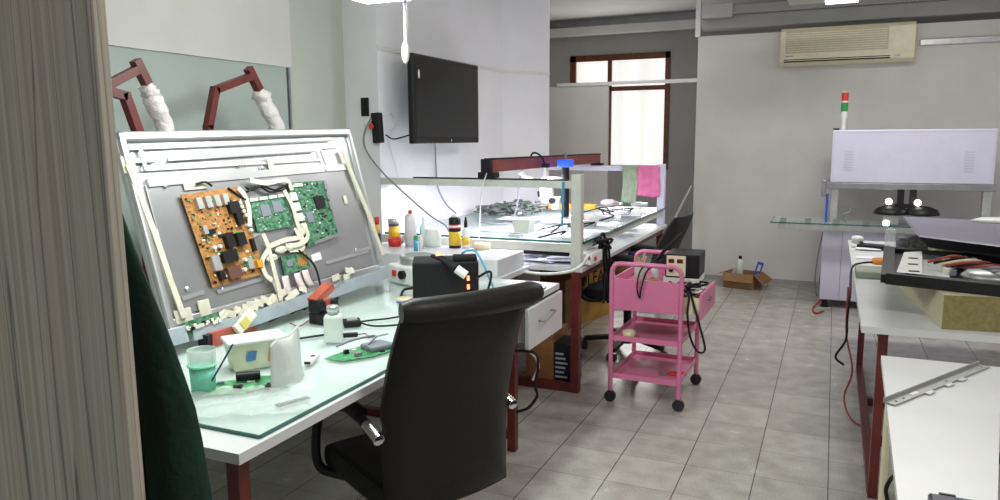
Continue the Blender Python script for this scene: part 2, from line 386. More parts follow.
# ============================================================ TELEVISION CHASSIS
BL, BR, TL, TR = V((-2.075,1.843,.825)), V((-1.967,3.05,.845)), V((-2.263,1.844,1.521)), V((-2.156,3.052,1.547))
bu = (BR-BL).normalized(); nn = bu.cross(TL-BL).normalized()   # outward to camera?
if nn.x < 0: nn = -nn
bv = nn.cross(bu); 
if bv.z < 0: bv = -bv
W_, H_ = (BR-BL).length, (TL-BL).length
CT = thing('television_chassis', 'open flat television leaning back with circuit boards exposed', 'television', BL)
CT.matrix_world = Matrix.Translation(BL) @ Matrix((bu, bv, nn)).transposed().to_4x4()
# local: x along the width, y up the panel, z outwards
def uv(px, py, off=.012):
    d = ray(px, py); o = BL+nn*off; t = (o-CAM).dot(nn)/d.dot(nn); p = CAM+d*t-BL
    return p.dot(bu), p.dot(bv)
def lp(px, py, off=.012): a, b = uv(px, py, off); return V((a, b, off))
mb = MB(); mb.box((0,0,-.03), (W_,H_,-.004), .006); mb.box((.0,.0,-.004),(W_,.05,.010),.003); mb.box((0,H_-.035,-.004),(W_,H_,.02),.008)
mb.box((0,.0,-.004),(.026,H_,.02),.008); mb.box((W_-.026,0,-.004),(W_,H_,.02),.008)
mb.build('back_panel', 'steelb', CT)
# darker pressed centre plate
q = [lp(*p, .0) for p in ((150,186),(343,170),(372,262),(185,320))]
mb = MB(); mb.box((.06,.055,-.004), (W_-.06,H_-.19,.004), .003); mb.build('centre_plate', 'steel', CT)
for a, b in (((128,148),(330,139)), ((134,161),(156,160)), ((168,159),(315,150)), ((322,148),(336,147)), ((140,170),(320,160)), ((126,141),(338,132))):
    p, q = lp(*a, .0), lp(*b, .0); MB().bar(p, q, .012, .012, (0,0,1)).build('pressed_rib', 'steelb', CT)
MB().bar(V((.07,H_-.185,.004)), V((W_-.07,H_-.185,.004)), .03, .014, (0,0,1)).build('pressed_rib', 'steelb', CT)
for a, b in (((168,160.5),(315,151.5)), ((134,162.5),(156,161.5)), ((128,149.5),(332,140.5)), ((320,150),(326,166))):
    MB().bar(lp(*a, .009), lp(*b, .009), .005, .003, (0,0,1)).build('groove', 'steeld', CT)
for pts in (((128,165),(140,195),(155,235),(170,280),(184,318)), ((343,150),(352,175),(368,213),(383,255))):
    mb = MB(); pp = [lp(*p, .018) for p in pts]
    for a, b in zip(pp, pp[1:]): mb.bar(a, b, .022, .008, (0,0,1))
    mb.build('cable_strip', 'creamcable', CT)
mb = MB()
for px, py, w, h in ((128,165,.05,.06),(152,236,.05,.04),(183,316,.07,.05),(194,184,.10,.045),(270,164,.03,.05),(345,200,.02,.04),(205,262+50,.05,.09)):
    p = lp(px, py, .006); mb.box(p-V((w/2,h/2,0)), p+V((w/2,h/2,.006)), .002)
for k in range(26):
    t = random.random(); p = lp(210+t*140, 322-t*48+random.uniform(-4,4), .004); w = random.uniform(.02,.06)
    a = random.uniform(-.5,.5); mb.T = Matrix.Translation(p+V((0,0,.018))) @ Matrix.Rotation(a, 4, 'Z') @ Matrix.Rotation(random.uniform(-.3,.3), 4, 'X')
    mb.box((-w/2,-.012,0), (w/2,.014,.003)); mb.T = None
mb.build('tape_piece', 'creamcable', CT)['kind'] = 'stuff'
# slots and screws low on the plate
for a, b in (((182,299),(204,292)), ((355,253),(372,247)), ((326,263),(368,251)), ((217,292),(262,279)), ((140,150),(146,170)), ((250,237),(263,232))):
    MB().bar(lp(*a, .008), lp(*b, .008), .014, .006, (0,0,1)).build('pressed_slot', 'steelb', CT)
for p in ((187,289),(356,250),(222,290),(262,168),(325,170),(165,186),(378,256),(240,165),(300,272)): c = lp(*p, .006); MB().lathe(c, [(.009,0),(.008,.006),(.003,.008)], 10).build('screw', 'steelb', CT)
def quadbox(mb, c, z0, z1):
    vs = [V((p[0],p[1],z0)) for p in c]+[V((p[0],p[1],z1)) for p in c]
    return mb.add(vs, [(0,1,2,3),(7,6,5,4),(0,4,5,1),(1,5,6,2),(2,6,7,3),(3,7,4,0)], False)
def board(name, corners, m, label, off=.018):
    c = [uv(*p, off) for p in corners]      # TL TR BR BL
    o = quadbox(MB(), c, off-.003, off).build(name, m, CT); tag(o, label)
    c = [V((p[0],p[1],off)) for p in c]
    def at(u, v, z=0): return c[0]*(1-u)*(1-v)+c[1]*u*(1-v)+c[2]*u*v+c[3]*(1-u)*v+V((0,0,z))
    return o, at
def comp(mb, at, u, v, w, h, t, i=0, rnd=0):
    mb.mt(i); a = [at(u-w/2,v-h/2), at(u+w/2,v-h/2), at(u+w/2,v+h/2), at(u-w/2,v+h/2)]
    z = a[0].z; quadbox(mb, a, z, z+t*.65)
# power board
o1, at1 = board('power_board', ((180.7,194.7),(239,186.5),(264.7,273.5),(213,288)), 'pcbo', 'orange-brown power circuit board')
def comp1(par, name, m, at, u, v, w, h, t):
    mb = MB(); comp(mb, at, u, v, w, h, t); return mb.build(name, m, par)
for a_ in [(.22+k*.15, .12, .09, .12, .022) for k in range(4)]+[(.17, .40, .07, .09, .02),(.15, .76, .13, .16, .03),(.75, .85, .10, .12, .025)]: comp1(o1, 'heat_sink', 'alu', at1, *a_)
for u, v, w, h, t in ((.76,.22,.18,.13,.03),(.80,.34,.10,.16,.028),(.50,.57,.14,.13,.035),(.70,.57,.15,.14,.035),(.42,.72,.26,.12,.03),(.27,.43,.10,.05,.02),(.92,.66,.06,.14,.02),(.18,.90,.09,.10,.03),(.50,.49,.26,.03,.01)):
    comp1(o1, 'transformer', 'black', at1, u, v, w, h, t)
for u, v in ((.90,.18),(.91,.23),(.92,.28),(.94,.33),(.22,.60),(.32,.60),(.62,.90),(.68,.80),(.93,.44),(.95,.50)): MB().lathe(at1(u,v), [(.008,0),(.008,.014),(.006,.016)], 10).build('capacitor', 'conn', o1)
mb = MB(); comp(mb, at1, .42, .90, .24, .13, .025); mb.build('coil', mat('brown_coil', (.12,.05,.035), .5), o1)
mb = MB(); comp(mb, at1, .92, .88, .10, .08, .025); mb.build('relay', 'orange', o1)
mb = MB()
for k in range(150):
    u, v = random.random()*.94+.03, random.random()*.9+.05; comp(mb, at1, u, v, random.uniform(.012,.05), random.uniform(.01,.03), random.uniform(.003,.010), random.choice((0,0,1,2,3)))
mb.build('component', ['black','conn','pcbo','greenp'], o1)['kind'] = 'stuff'
# the two green boards
o2, at2 = board('logic_board', ((247.8,198.6),(285.5,193),(293.3,226),(258,232.4)), 'pcbg', 'green circuit board with two square chips')
comp1(o2, 'chip', 'chip', at2, .35, .42, .24, .33, .006); comp1(o2, 'chip', 'chip', at2, .68, .36, .24, .33, .006)
for k in range(4): comp1(o2, 'connector', 'conn', at2, .12+k*.25, .06, .20, .09, .009)
mb = MB()
for k in range(50): comp(mb, at2, random.random()*.9+.05, random.random()*.9+.05, .03, .02, .003, random.choice((0,1)))
mb.build('component', ['black','conn'], o2)['kind'] = 'stuff'
o3, at3 = board('main_board', ((286.8,182.8),(324.4,180.4),(338.8,235.6),(308.4,246.8)), 'pcbg', 'green circuit board with black heat sink')
mb = MB(); comp(mb, at3, .68, .36, .26, .20, .014); mb.build('heat_sink', 'black', o3)
mb = MB(); comp(mb, at3, .30, .57, .18, .17, .006); mb.build('chip', 'chip', o3)
for v in (.1,.28,.46): comp1(o3, 'port', 'steeld', at3, .95, v, .08, .13, .018)
comp1(o3, 'port_strip', 'steeld', at3, .55, .975, .82, .05, .02)
for v in (.22,.38,.54,.70): comp1(o3, 'connector', 'conn', at3, .02, v, .16, .12, .016)
comp1(o3, 'connector', 'conn', at3, .25,.05,.2,.05,.01)
mb = MB()
for k in range(60): comp(mb, at3, random.random()*.9+.05, random.random()*.9+.03, random.uniform(.02,.07), random.uniform(.01,.03), random.uniform(.002,.008), random.choice((0,0,1,2)))
mb.build('component', ['black','conn','chip'], o3)['kind'] = 'stuff'
o4, at4 = board('panel_board', ((281,257),(306,250.5),(310,266.9),(285,275)), 'pcbg', 'small green circuit board with pink ribbon cables')
mb = MB(); comp(mb, at4, .25, .45, .22, .35, .005); mb.build('chip', 'chip', o4)
comp1(o4, 'copper_patch', 'pcbo', at4, .85, .15, .2, .3, .001); comp1(o4, 'copper_patch', 'pcbo', at4, .75, .55, .35, .5, .001)
for a, b, c in (((275,279),(278,288),(282,299)), ((285,276),(287,288),(290,296)), ((297,273),(299,283),(305,291)), ((305,270),(307,280),(312,287))):
    pp = [lp(*a, .022), lp(*b, .030), lp(*c, .016)]
    MB().grid(lambda u, v: (pp[0]*(1-v)**2+pp[1]*2*v*(1-v)+pp[2]*v*v)+V(((u-.5)*.035,0,0)), 1, 6).build('ribbon_cable', 'pinkrib', CT, solid=.001)
# ivory flat cables and knots
for pts in (((263,234),(268,246),(272,262),(277,282),(281,300)), ((270,246),(285,240),(297,238),(303,236)), ((295,228),(300,238),(303,248),(290,250)), ((303,224),(308,236),(300,244),(286,246)), ((268,250),(262,262),(266,275),(272,280)),
            ((238,188),(245,196),(249,210),(250,226)), ((284,190),(292,205),(297,222),(303,240)), ((250,180),(266,183),(286,180),(292,190))):
    pp = smoothpath([lp(*p, random.uniform(.024,.035)) for p in pts], 4)
    mb = MB()
    for a, b in zip(pp, pp[1:]): mb.bar(a, b+(b-a)*.1, .020, .003, (0,0,1))
    mb.build('flat_cable', 'creamcable', CT)
for p in ((272,258),(281,250),(290,247),(301,232)): MB().blob(lp(*p, .025), .03, .016, .008, jit=.15).build('cable_fold', 'creamcable', CT)
for pts in (((245,187),(252,190),(262,186),(275,190),(288,184)), ((247,192),(258,186),(270,192),(284,190)), ((228,188),(238,195),(246,200)), ((298,250),(312,262),(318,275),(321,292),(318,300)), ((196,184),(205,182),(212,186))):
    MB().tube(smoothpath([lp(*p, .02+.012*random.random()) for p in pts], 4), .0045, 6).build('wire', 'black', CT)
# bottom rail
mb = MB()
for a, b in (((192,333),(243,322)), ((243,322),(318,296)), ((318,296),(388,272))):
    pa, pb = lp(*a, .035), lp(*b, .035); mb.bar(pa, pb, .05, .012, (0,0,1)); mb.bar(pa+V((0,-.025,-.012)), pb+V((0,-.025,-.012)), .006, .035, (0,0,1))
mb.build('bottom_rail', 'bluegrey', CT)
mb = MB(); p = lp(177,336,.03); mb.box(p-V((.035,.03,.02)), p+V((.035,.03,.012)), .003); mb.build('corner_bracket', 'bluegrey', CT); p = lp(385,270,.03); mb = MB(); mb.box(p-V((.02,.02,.02)), p+V((.02,.02,.012)), .003); mb.build('corner_bracket', 'bluegrey', CT)
mb = MB(); mb.mt(0).bar(lp(184,330,.036), lp(220,318,.036), .05, .003, (0,0,1))
for k in range(18): mb.mt(random.choice((1,2,1))); p = lp(186+k*1.9, 330-k*.65+random.uniform(-2,2), .038); mb.box(p-V((.006,.006,0)), p+V((.006,.006,.01)))
mb.build('side_board', ['pcbg','conn','black'], CT)
p = lp(243,322,.045); mb = MB(); mb.T = Matrix.Translation(p) @ Matrix.Rotation(.5,4,'Z'); mb.mt(0).box((-.055,-.02,0),(.055,.022,.02),.004).mt(1).box((-.03,-.018,.02),(.01,.018,.024)); mb.T=None
mb.build('terminal_cover', ['conn', mat('yellow_sticker',(.55,.50,.12),.5)], CT)
mb = MB(); quadbox(mb, [uv(*q, .006) for q in ((311,255),(320,252),(322,259),(313,262))], .004, .0065); mb.build('sticker', 'whitep', CT)

# red blocks that hold the television up
def support(name, label, a, b, w, h):
    a, b = V(a), V(b); mb = MB(); mb.mt(0).bar(a, b, w, h); d = (b-a).normalized()
    mb.mt(1).bar(a-d*.02, a, w*.9, h*.9); o = mb.build(name, ['redbr','black'], org=a); return tag(o, label, 'block')
a = Z(207,340,.785); b = Z(251,324,.785)
support('red_block', 'red steel block under the left end of the open television', (a.x,a.y,.7855), (b.x,b.y,.7855), .05, .05)
c = Z(322,322,GZ)
CB = thing('clamp', 'red and black clamp holding up the right end of the television', 'clamp', c)
mb = MB(); mb.box((-.03,-.045,0), (.05,.05,.045), .004); mb.box((-.03,-.05,.045), (.03,.0,.10), .01); mb.box((0,.02,.045), (.05,.055,.09), .01); mb.build('base', 'black', CB)
mb = MB(); mb.bar((-.01,-.04,.09), (.0,.06,.14), .05, .03); mb.box((-.02,-.02,.05), (.03,.03,.10), .004); mb.build('jaw', 'redbr', CB)
mb = MB(); mb.bar((.022,-.02,.085), (.03,.11,.150), .01, .012); mb.build('lever', 'chrome', CB)

# red stands with wrapped tubes behind the television
def stand(label, base, pts, tubes, group=None, head=True):
    t = thing('support_stand', label, 'stand', base)
    B = V(base); mb = MB()
    pl_ = [V(p)-B for p in pts]
    for a, b in zip(pl_, pl_[1:]): mb.bar(a, b+(b-a).normalized()*.012, .032, .032)
    mb.box((-.05,-.05,0), (.05,.05,.008)); mb.build('arm', 'red', t)
    if tubes:
        tp = [V(p)-B for p in tubes]; mb = MB(); mb.bar(tp[0], tp[1], .034, .034); mb.build('head', 'red', t)
        pp = smoothpath(tp[1:], 5); n = len(pp); mb = MB(); mb.tube(pp, .04, 12, rs=[.020+.016*min(1, i/4)+random.uniform(-.004,.006) for i in range(n)]); mb.blob(pp[2], .042, .042, .03, jit=.3)
        mb.build('wrapped_tube', 'wrap', t)
    return t
xs = -2.5
def sx(px, py): return X(px, py, xs)
ba = sx(208,128); stand('red steel stand with wrapped tube, right one behind the television', (ba.x,ba.y,.751), [(ba.x,ba.y,.755), ba, sx(215,90), sx(249,77)], [sx(248,68), sx(259,90), sx(266,106), sx(277,128), sx(283,150)+V((0,0,-.1))])
ba = sx(165,128); ba2 = sx(96,128); stand('red steel stand with wrapped tube, left one behind the television', (ba2.x,ba2.y,.751), [(ba2.x,ba2.y,.755), sx(96,128), sx(104,87), sx(136,70)], [sx(135,60), sx(147,84), sx(155,105), sx(165,128), sx(170,150)+V((0,0,-.1))])
xs = -2.40; ba = sx(139,135); stand('plain bent red steel bar behind the left end of the television', (ba.x,ba.y,.751), [(ba.x,ba.y,.755), ba, sx(125,96), sx(104,90)], None)

# ============================================================ LAMP OVER THE BENCH
LT = thing('hanging_lamp', 'blue-cased lamp hanging over the workbench with white pull cord', 'lamp', (-1.56,1.9,2.0))
mb = MB(); mb.box((-.105,-.62,.02), (.105,.62,.10), .012); mb.build('lamp_housing', 'cyan', LT)
mb = MB(); mb.box((-.095,-.60,.0), (.03,.60,.02)); mb.build('diffuser', 'lampw', LT)
mb = MB(); mb.box((.035,-.60,-.002), (.10,.60,.02)); mb.build('blue_edge', 'blue', LT)
for y in (-.5,.5): MB().cyl((0,y,.10), (0,y,.98), .004, 6).build('suspension_rod', 'whitep', LT)
p0 = Y(405,3,2.50)-V((-1.56,1.9,2.0)); p1 = Y(406,42,2.50)-V((-1.56,1.9,2.0)); p2 = Y(405,63,2.50)-V((-1.56,1.9,2.0))
mb = MB(); mb.tube([V((.09,p0.y,.03)), p0, p1], .007, 8); mb.build('pull_cord', 'whitep', LT)
mb = MB(); c = (p1+p2)/2; L_ = (p1-p2).length; mb.blob(c, .016, .012, L_/2+.003); mb.build('pull_handle', 'whitep', LT)

# ============================================================ TELEVISION ON THE WALL
a, b, c, d = X(412,52,-2.48), X(478,62,-2.48), X(478,143,-2.48), X(413,143.5,-2.48)
TV = thing('wall_television', 'black flat television mounted on the lavender wall', 'television', (-2.49,(a.y+b.y)/2,(a.z+c.z)/2))
w = (b.y-a.y); h = a.z-d.z
mb = MB(); mb.box((-.03,-w/2,-h/2), (.012,w/2,h/2), .008); mb.build('bezel', 'black', TV)
mb = MB(); mb.box((.012,-w/2+.03,-h/2+.04), (.0135,w/2-.03,h/2-.03)); mb.build('screen', 'screen', TV)
mb = MB(); mb.lathe((.0135,.03,-h/2+.02), [(.008,0),(.008,.001)], 12, (1,0,0)); mb.build('logo', 'alu', TV)
mb = MB(); mb.box((-.155,-.2,-.15), (-.03,.2,.15)); mb.build('wall_bracket', 'steeld', TV)
mb = MB(); q = X(415,74,-2.505)-TV.location; mb.blob((.014,q.y,q.z), .002, .012, .03); mb.build('painted_glare', 'whitep', TV)  # white blob stands in for glare on the television

# socket and power strip on the pier
sk = Y(365.5,107,4.1)
SO = thing('wall_socket', 'small black wall socket on the pier above the power strip', 'socket', (sk.x,4.1,sk.z))
MB().box((-.028,-.012,-.058), (.028,0,.058), .003).build('plate', 'black', SO)
MB().box((-.016,-.02,-.04), (.016,-.012,-.01)).box((-.016,-.02,.01), (.016,-.012,.04)).build('plug', 'blackm', SO)
ps = Y(378,128,4.08)
PS = thing('power_strip', 'black power strip fixed upright on the pier corner', 'power strip', (ps.x,4.1,ps.z))
mb = MB(); mb.T = Matrix.Rotation(-.06,4,'Y'); mb.box((-.03,-.05,-.095), (.03,0,.095), .006); mb.build('strip_body', 'black', PS)
mb = MB(); mb.blob((-.025,-.058,.01), .018, .012, .02); mb.build('red_plug', 'redp', PS)
mb = MB(); mb.cyl((-.03,-.055,.055), (-.07,-.055,.03), .012); mb.build('plug', 'whitep', PS)

# cables on the wall
cord('black_cable', 'dark grey power cord looping down from the power strip to the bench', 'cable', [Y(371,118,4.03), Y(364,135,4.03), Y(367,152,4.0), Y(385,175,3.98), Y(412,200,3.95), Y(432,217,3.97), Y(445,225,3.97), Y(450,234,3.97)], .0055, 'cordgrey')
cord('short_black_cable', 'short black cord from the power strip to the wall television', 'cable', [Y(386,135,4.06), X(393,139,-2.62), X(403,137,-2.60), X(412,134,-2.56)], .005, 'blackm')
cord('grey_cable', 'grey cord hanging from the wall television behind the bottles', 'cable', [X(435,142,-2.58), X(436,165,-2.63), X(438,188,-2.62), X(447,205,-2.58), X(457,216,-2.52), X(462,240,-2.45)], .006, 'cordgrey')
cord('thin_white_cable', 'thin white cord looped beside the power strip', 'cable', [Y(383,116,4.08), X(391,113,-2.63), X(395,124,-2.63), X(388,136,-2.63), X(394,160,-2.63), X(401,190,-2.63), X(398,220,-2.63), X(399,248,-2.63)], .0035, 'cordw')

# ============================================================ LIGHT TABLE (middle) with frame
T2 = thing('light_table', 'second bench with glass shelf and pale steel uprights', 'table', (-1.95,5.2,0)); O2 = V((-1.95,5.2,0))
def t2(mb, n, m, lab=None):
    o = pt(mb, n, m, T2, O2)
    if lab: o['label'] = lab
    return o
y0, y1, xr = 4.10, 6.40, -1.33
t2(MB().box((XL+.01,4.06,.725), (-1.285,6.44,.75), .002), 'tabletop', 'white')
mb = MB(); mb.mt(0).box((XL+.01,4.12,.885), (xr+.03,6.42,.895)); mb.mt(1).box((XL+.01,4.112,.884), (xr+.035,4.12,.896)).box((xr+.03,4.112,.884), (xr+.037,6.42,.896))
t2(mb, 'glass_shelf', ['glass', 'glassedge'])
for yy, zt in ((y0,1.285),(y1,1.265)):
    t2(MB().box((xr-.03,yy-.03,.75), (xr+.03,yy+.03,zt), .003), 'post', 'frame' if yy == y0 else 'lav')
t2(MB().box((XL+.01,y0-.022,1.205), (xr-.03,y0+.022,1.248), .002), 'top_rail', 'frame')
t2(MB().box((XL+.01,y1-.022,1.205), (xr-.03,y1+.022,1.248), .002), 'top_rail', 'lav')
mb = MB(); mb.box((XL+.01,y0-.018,.835), (xr-.03,y0+.018,.884)); mb.box((xr-.018,y0+.03,.835), (xr+.018,y1-.03,.884)); mb.box((XL+.01,y1-.018,.835), (xr-.03,y1+.018,.884)); t2(mb, 'shelf_rail', 'frame')
mb = MB(); mb.box((XL+.25,y0-.02,1.248), (xr-.06,y0+.02,1.256)); t2(mb, 'rubber_strip', 'black')
mb = MB(); mb.box((-2.06,y0-.005,.81), (xr-.05,y0+.01,.832)); t2(mb, 'dark_strip', 'black')
for xx in (xr,-2.55):
    for yy in (4.09,6.38):
        t2(MB().box((xx-.024,yy-.024,0), (xx+.024,yy+.024,.725)), 'leg', 'red')
mb = MB(); mb.box((-2.526,4.07,.0), (xr-.024,4.11,.05)); mb.box((-2.526,6.36,.0), (xr-.024,6.40,.05)); mb.box((-2.57,4.114,.0), (-2.53,6.356,.04)); mb.box((xr-.02,4.114,.68), (xr+.02,6.356,.725)); t2(mb, 'frame', 'red')
# added glowing strip hidden behind the near rail to brighten the shelf
t2(MB().box((-2.3,y0+.023,1.215), (-1.6,y0+.033,1.225)), 'added_glow_strip', 'stripglow')
# power outlet on the post, white cable
p = Y(596,262,4.10)
SB = thing('socket_box', 'white socket box with red switch on the bench corner', 'socket', (xr+.05,4.22,.79))
MB().box((-.02,-.09,-.03), (.03,.13,.035), .004).build('box', 'whitep', SB)
MB().box((.03,-.04,-.012), (.036,-.01,.012)).build('switch', 'redp', SB)

# red beam across the rails
BM = thing('red_beam', 'red steel beam lying across the two bench rails', 'beam', (0,0,0))
b0, b1 = Z(487,170,1.32), Z(597,158,1.36)
b0 = V((-2.10,y0,1.33)); e = Y(490,170,y0); b0 = V((e.x, y0-.02, 1.33)); e = Y(597,158,y1); b1 = V((e.x, y1+.02, 1.31))
BM.location = b0; B = b0
mb = MB(); mb.bar((0,0,0), b1-B, .05, .075); mb.build('beam', 'redb', BM)
mb = MB(); mb.bar(V((0,0,.040)), b1-B+V((0,0,.040)), .06, .008); mb.build('top_flange', 'blackm', BM)
mb = MB(); mb.box((-.06,-.03,-.072), (.05,.05,-.0375), .006); mb.box((-.03,-.045,-.04), (.03,-.02,.04)); mb.build('foot', 'black', BM, )
mb = MB(); q = b1-B; mb.box(q+V((-.05,-.05,-.060)), q+V((.05,.03,-.0375)), .006); mb.build('foot', 'black', BM)

# microscope hanging from a column
mc = Y(563,213,5.15)
MI = thing('microscope', 'white stereo microscope on black column with blue clamp', 'microscope', (mc.x,mc.y,.896)); MO = V((mc.x,mc.y,.896))
MB().box((-.12,-.14,0), (.12,.14,.025), .006).build('base', 'steelb', MI)
MB().cyl((0,.05,.025), (0,.05,.44), .028).build('column', 'black', MI)
MB().box((-.05,0,.385), (.05,.10,.44), .01).build('clamp', 'clampblue', MI)
MB().cyl((0,.05,.44), (0,.05,.49), .012, 10, .008).build('column_tip', 'cordgrey', MI)
mb = MB(); mb.T = Matrix.Translation((0,0,.06)) @ Matrix.Scale(1.15,4); mb.box((-.14,-.03,.17), (.0,.05,.22), .012); mb.lathe((-.10,-.03,.06), [(.03,0),(.042,.02),(.045,.09),(.04,.14)], 16); mb.lathe((-.04,-.03,.02), [(.02,0),(.03,.02),(.032,.08)], 16)
mb.build('scope_head', 'whitep', MI)
for k in (0,1):
    mb = MB(); mb.T = Matrix.Translation((0,0,.06)) @ Matrix.Scale(1.15,4); mb.cyl((-.12-.03*k,-.02-.05*k,.17), (-.21-.03*k,-.08-.05*k,.20+.06*k), .018, 12, .022); mb.build('eyepiece', 'whitep', MI)
for a_, b_ in (((-.13,-.03,.20), (-.18,-.04,.19)), ((-.055,-.065,.15), (-.055,-.095,.15))): MB().cyl(a_, b_, .022).build('focus_knob', 'black', MI)

# tool holder hanging at the beam
q = Y(545,172,4.9)
TH = thing('soldering_tool', 'white hand tool hanging by its cable from the red beam', 'tool', q)
mb = MB(); mb.tube([V((0,0,.05)), V((.005,0,-.03)), V((.0,0,-.10)), V((.03,0,-.14))], .012, 8, rs=[.010,.016,.02,.012]); mb.build('tool_body', 'whitep', TH)
mb = MB(); mb.tube(smoothpath([V((0,0,.05)), V((-.03,0,.11)), V((-.09,0,.13)), V((-.13,.02,.06))], 5), .007, 6); mb.box((-.02,-.02,.03),(.03,.02,.06),.005); mb.build('tool_cable', 'blackm', TH)
TH2 = cord('blue_handled_probe', 'blue-handled probe hanging from the near bench rail', 'tool', [Y(563,182,4.071), Y(563,196,4.068), Y(562,226,4.068)], .008, 'cyan')
cord('white_lead', 'white lead hanging from the left foot of the red beam', 'cable', [Y(487,172,4.05), Y(482,190,4.05), Y(480,215,4.10)+V((0,0,0)), Z(479,238,.90)], .004, 'cordw')
cord('lilac_lead', 'dark lead dropping from the red beam to the glass shelf', 'cable', [Y(523,168,5.0), Y(519,183,5.0), Y(518,200,5.0), Z(512,220,.905), Z(500,224,.905), Z(478,222,.905)], .006, 'cordgrey')

# towels on the far rail
def towel(name, label, px0, px1, pyb, m, seed, front):
    a, b = Y(px0,163,y1).x, Y(px1,163,y1).x; zb = Y((px0+px1)/2,pyb,y1).z; mb = MB()
    def fn(u, v):
        x = a+(b-a)*u+.004*math.sin(v*9+seed); 
        if v < .1: t = v/.1; yy, z = y1+.030-t*.03, 1.20+t*.052
        elif v < .2: t = (v-.1)/.1; yy, z = y1-t*.034, 1.254-t*.012
        else: t = (v-.2)/.8; zz = zb+.006*math.sin(u*5+seed); yy, z = y1-.034-.012*abs(math.sin(u*9+seed))*t-front*t, 1.242+(zz-1.242)*t
        return V((x, yy, z))
    mb.grid(fn, 18, 24); o = mb.build(name, m, solid=.006); return tag(o, label, 'towel')
towel('towel', 'pink cloth hanging over the far bench rail', 639, 661, 196, 'towelp', 1, .01)
towel('towel', 'sage green cloth hanging beside the pink one', 624, 639, 202, 'towelg', 2.2, .02)

# litter on the glass shelf ------------------------------------------------
SZ = .896
def sheet(label, px, py, z, w, d, rot, name='paper_sheet', m='paper', t=.002, cat='paper', group=None):
    p = Z(px, py, z); mb = MB(); 
    def fn(u, v): return V(((u-.5)*w, (v-.5)*d, t+.004*abs(math.sin(u*4+v*3+px))))
    mb.grid(fn, 8, 8); o = mb.build(name, m, solid=.0015); o.location = (p.x,p.y,z); o.rotation_euler.z = rot; return tag(o, label, cat, group)
papers = [(500,230,.30,.21,.2),(540,228,.30,.21,-.3),(560,222,.25,.20,.5),(600,225,.28,.20,.1),(590,232,.2,.15,.8),(625,215,.25,.2,.3),(570,236,.25,.18,0),(520,219,.30,.2,.1),(610,214,.2,.15,.6)]
for k, (px, py, w_, d_, r) in enumerate(papers):
    sheet('loose white sheet lying on the glass shelf of the middle bench', px, py, SZ+.0025*k, w_, d_, r, group='white sheets on the glass shelf')
low = [(505,262,.30,.21,.1),(530,264,.30,.21,-.2),(560,262,.28,.2,.3),(600,262,.25,.2,.2),(620,250,.25,.2,0),(640,236,.22,.18,.4),(545,258,.3,.2,.7)]
for k, (px, py, w_, d_, r) in enumerate(low):
    p = Z(px, py, .751)
    if p.x > -1.45: p.x = -1.45
    if p.y < 4.25: p.y = 4.25
    mb = MB(); mb.grid(lambda u, v: V(((u-.5)*w_, (v-.5)*d_, .004+.005*abs(math.sin(u*4+v*3+px)))), 8, 8)
    o = mb.build('paper_sheet', 'paper', solid=.0015); o.location = (p.x,p.y,.751+.006*k); o.rotation_euler.z = r; tag(o, 'white sheet lying on the lower top of the middle bench', 'paper', 'white sheets on the lower top')
# grey green scrap pile along the back
mb = MB()
for k in range(230):
    t = random.random(); p = V((random.uniform(-2.57,-2.15), random.uniform(5.3,5.95), SZ+random.uniform(.004,.025+.045*math.sin(t*PI))))
    mb.T = Matrix.Translation(p) @ Matrix.Rotation(random.uniform(0,6),4,'Z') @ Matrix.Rotation(random.uniform(-.6,.6),4,'X'); s = random.uniform(.015,.05)
    mb.mt(random.choice((0,0,0,1,2))); mb.box((-s,-s*.5,-.004), (s,s*.5,.006))
mb.T = None
o = mb.build('scrap_pile', ['gpile','steeld','pcbg']); tag(o, 'heap of grey-green board scraps at the back of the glass shelf', 'scrap', None, 'stuff')
# translucent tub
p = Z(524,236,SZ); TB = thing('plastic_tub', 'square frosted tub on the glass shelf below the white rail', 'tub', (p.x,p.y,SZ+.022))
mb = MB(); w1, w2, hh = .045, .055, .085
mb.add([(-w1,-w1,0),(w1,-w1,0),(w1,w1,0),(-w1,w1,0),(-w2,-w2,hh),(w2,-w2,hh),(w2,w2,hh),(-w2,w2,hh)], [(0,3,2,1),(0,1,5,4),(1,2,6,5),(2,3,7,6),(3,0,4,7)]); mb.build('tub_wall', mat('grey_milky_plastic',(.50,.53,.46),.4,alpha=.9), TB, solid=.003)
MB().box((-.04,-.04,.003), (.04,.04,.045), .008).build('content', 'tape', TB)
p = Z(504,241,SZ); mb = MB(); mb.mt(0).box((-.04,-.025,0),(.04,.03,.02),.004).mt(1).box((-.03,-.015,.02),(.03,.02,.026)); o = mb.build('small_box', ['alu','steeld']); o.location = (p.x,max(p.y,4.16),SZ+.003); tag(o, 'small grey metal box left of the frosted tub', 'box')
# orange lit tray
p = Z(572,211,SZ); OT = thing('orange_tray', 'bright orange tray by the microscope column', 'tray', (p.x,p.y,SZ+.024), .2)
mb = MB(); mb.box((-.19,-.06,0),(.19,.06,.008)); mb.box((-.19,-.06,.008),(.19,-.05,.03)); mb.box((-.19,.05,.008),(.19,.06,.03)); mb.box((-.19,-.05,.008),(-.18,.05,.03)); mb.box((.18,-.05,.008),(.19,.05,.03)); mb.build('tray', 'orange', OT)
mb = MB()
for k in range(12): mb.box((-.17+.028*k,-.045+random.uniform(0,.03),.008), (-.17+.028*k+.014,.0+random.uniform(0,.04),.024))
mb.build('parts', 'yellow', OT)['kind'] = 'stuff'
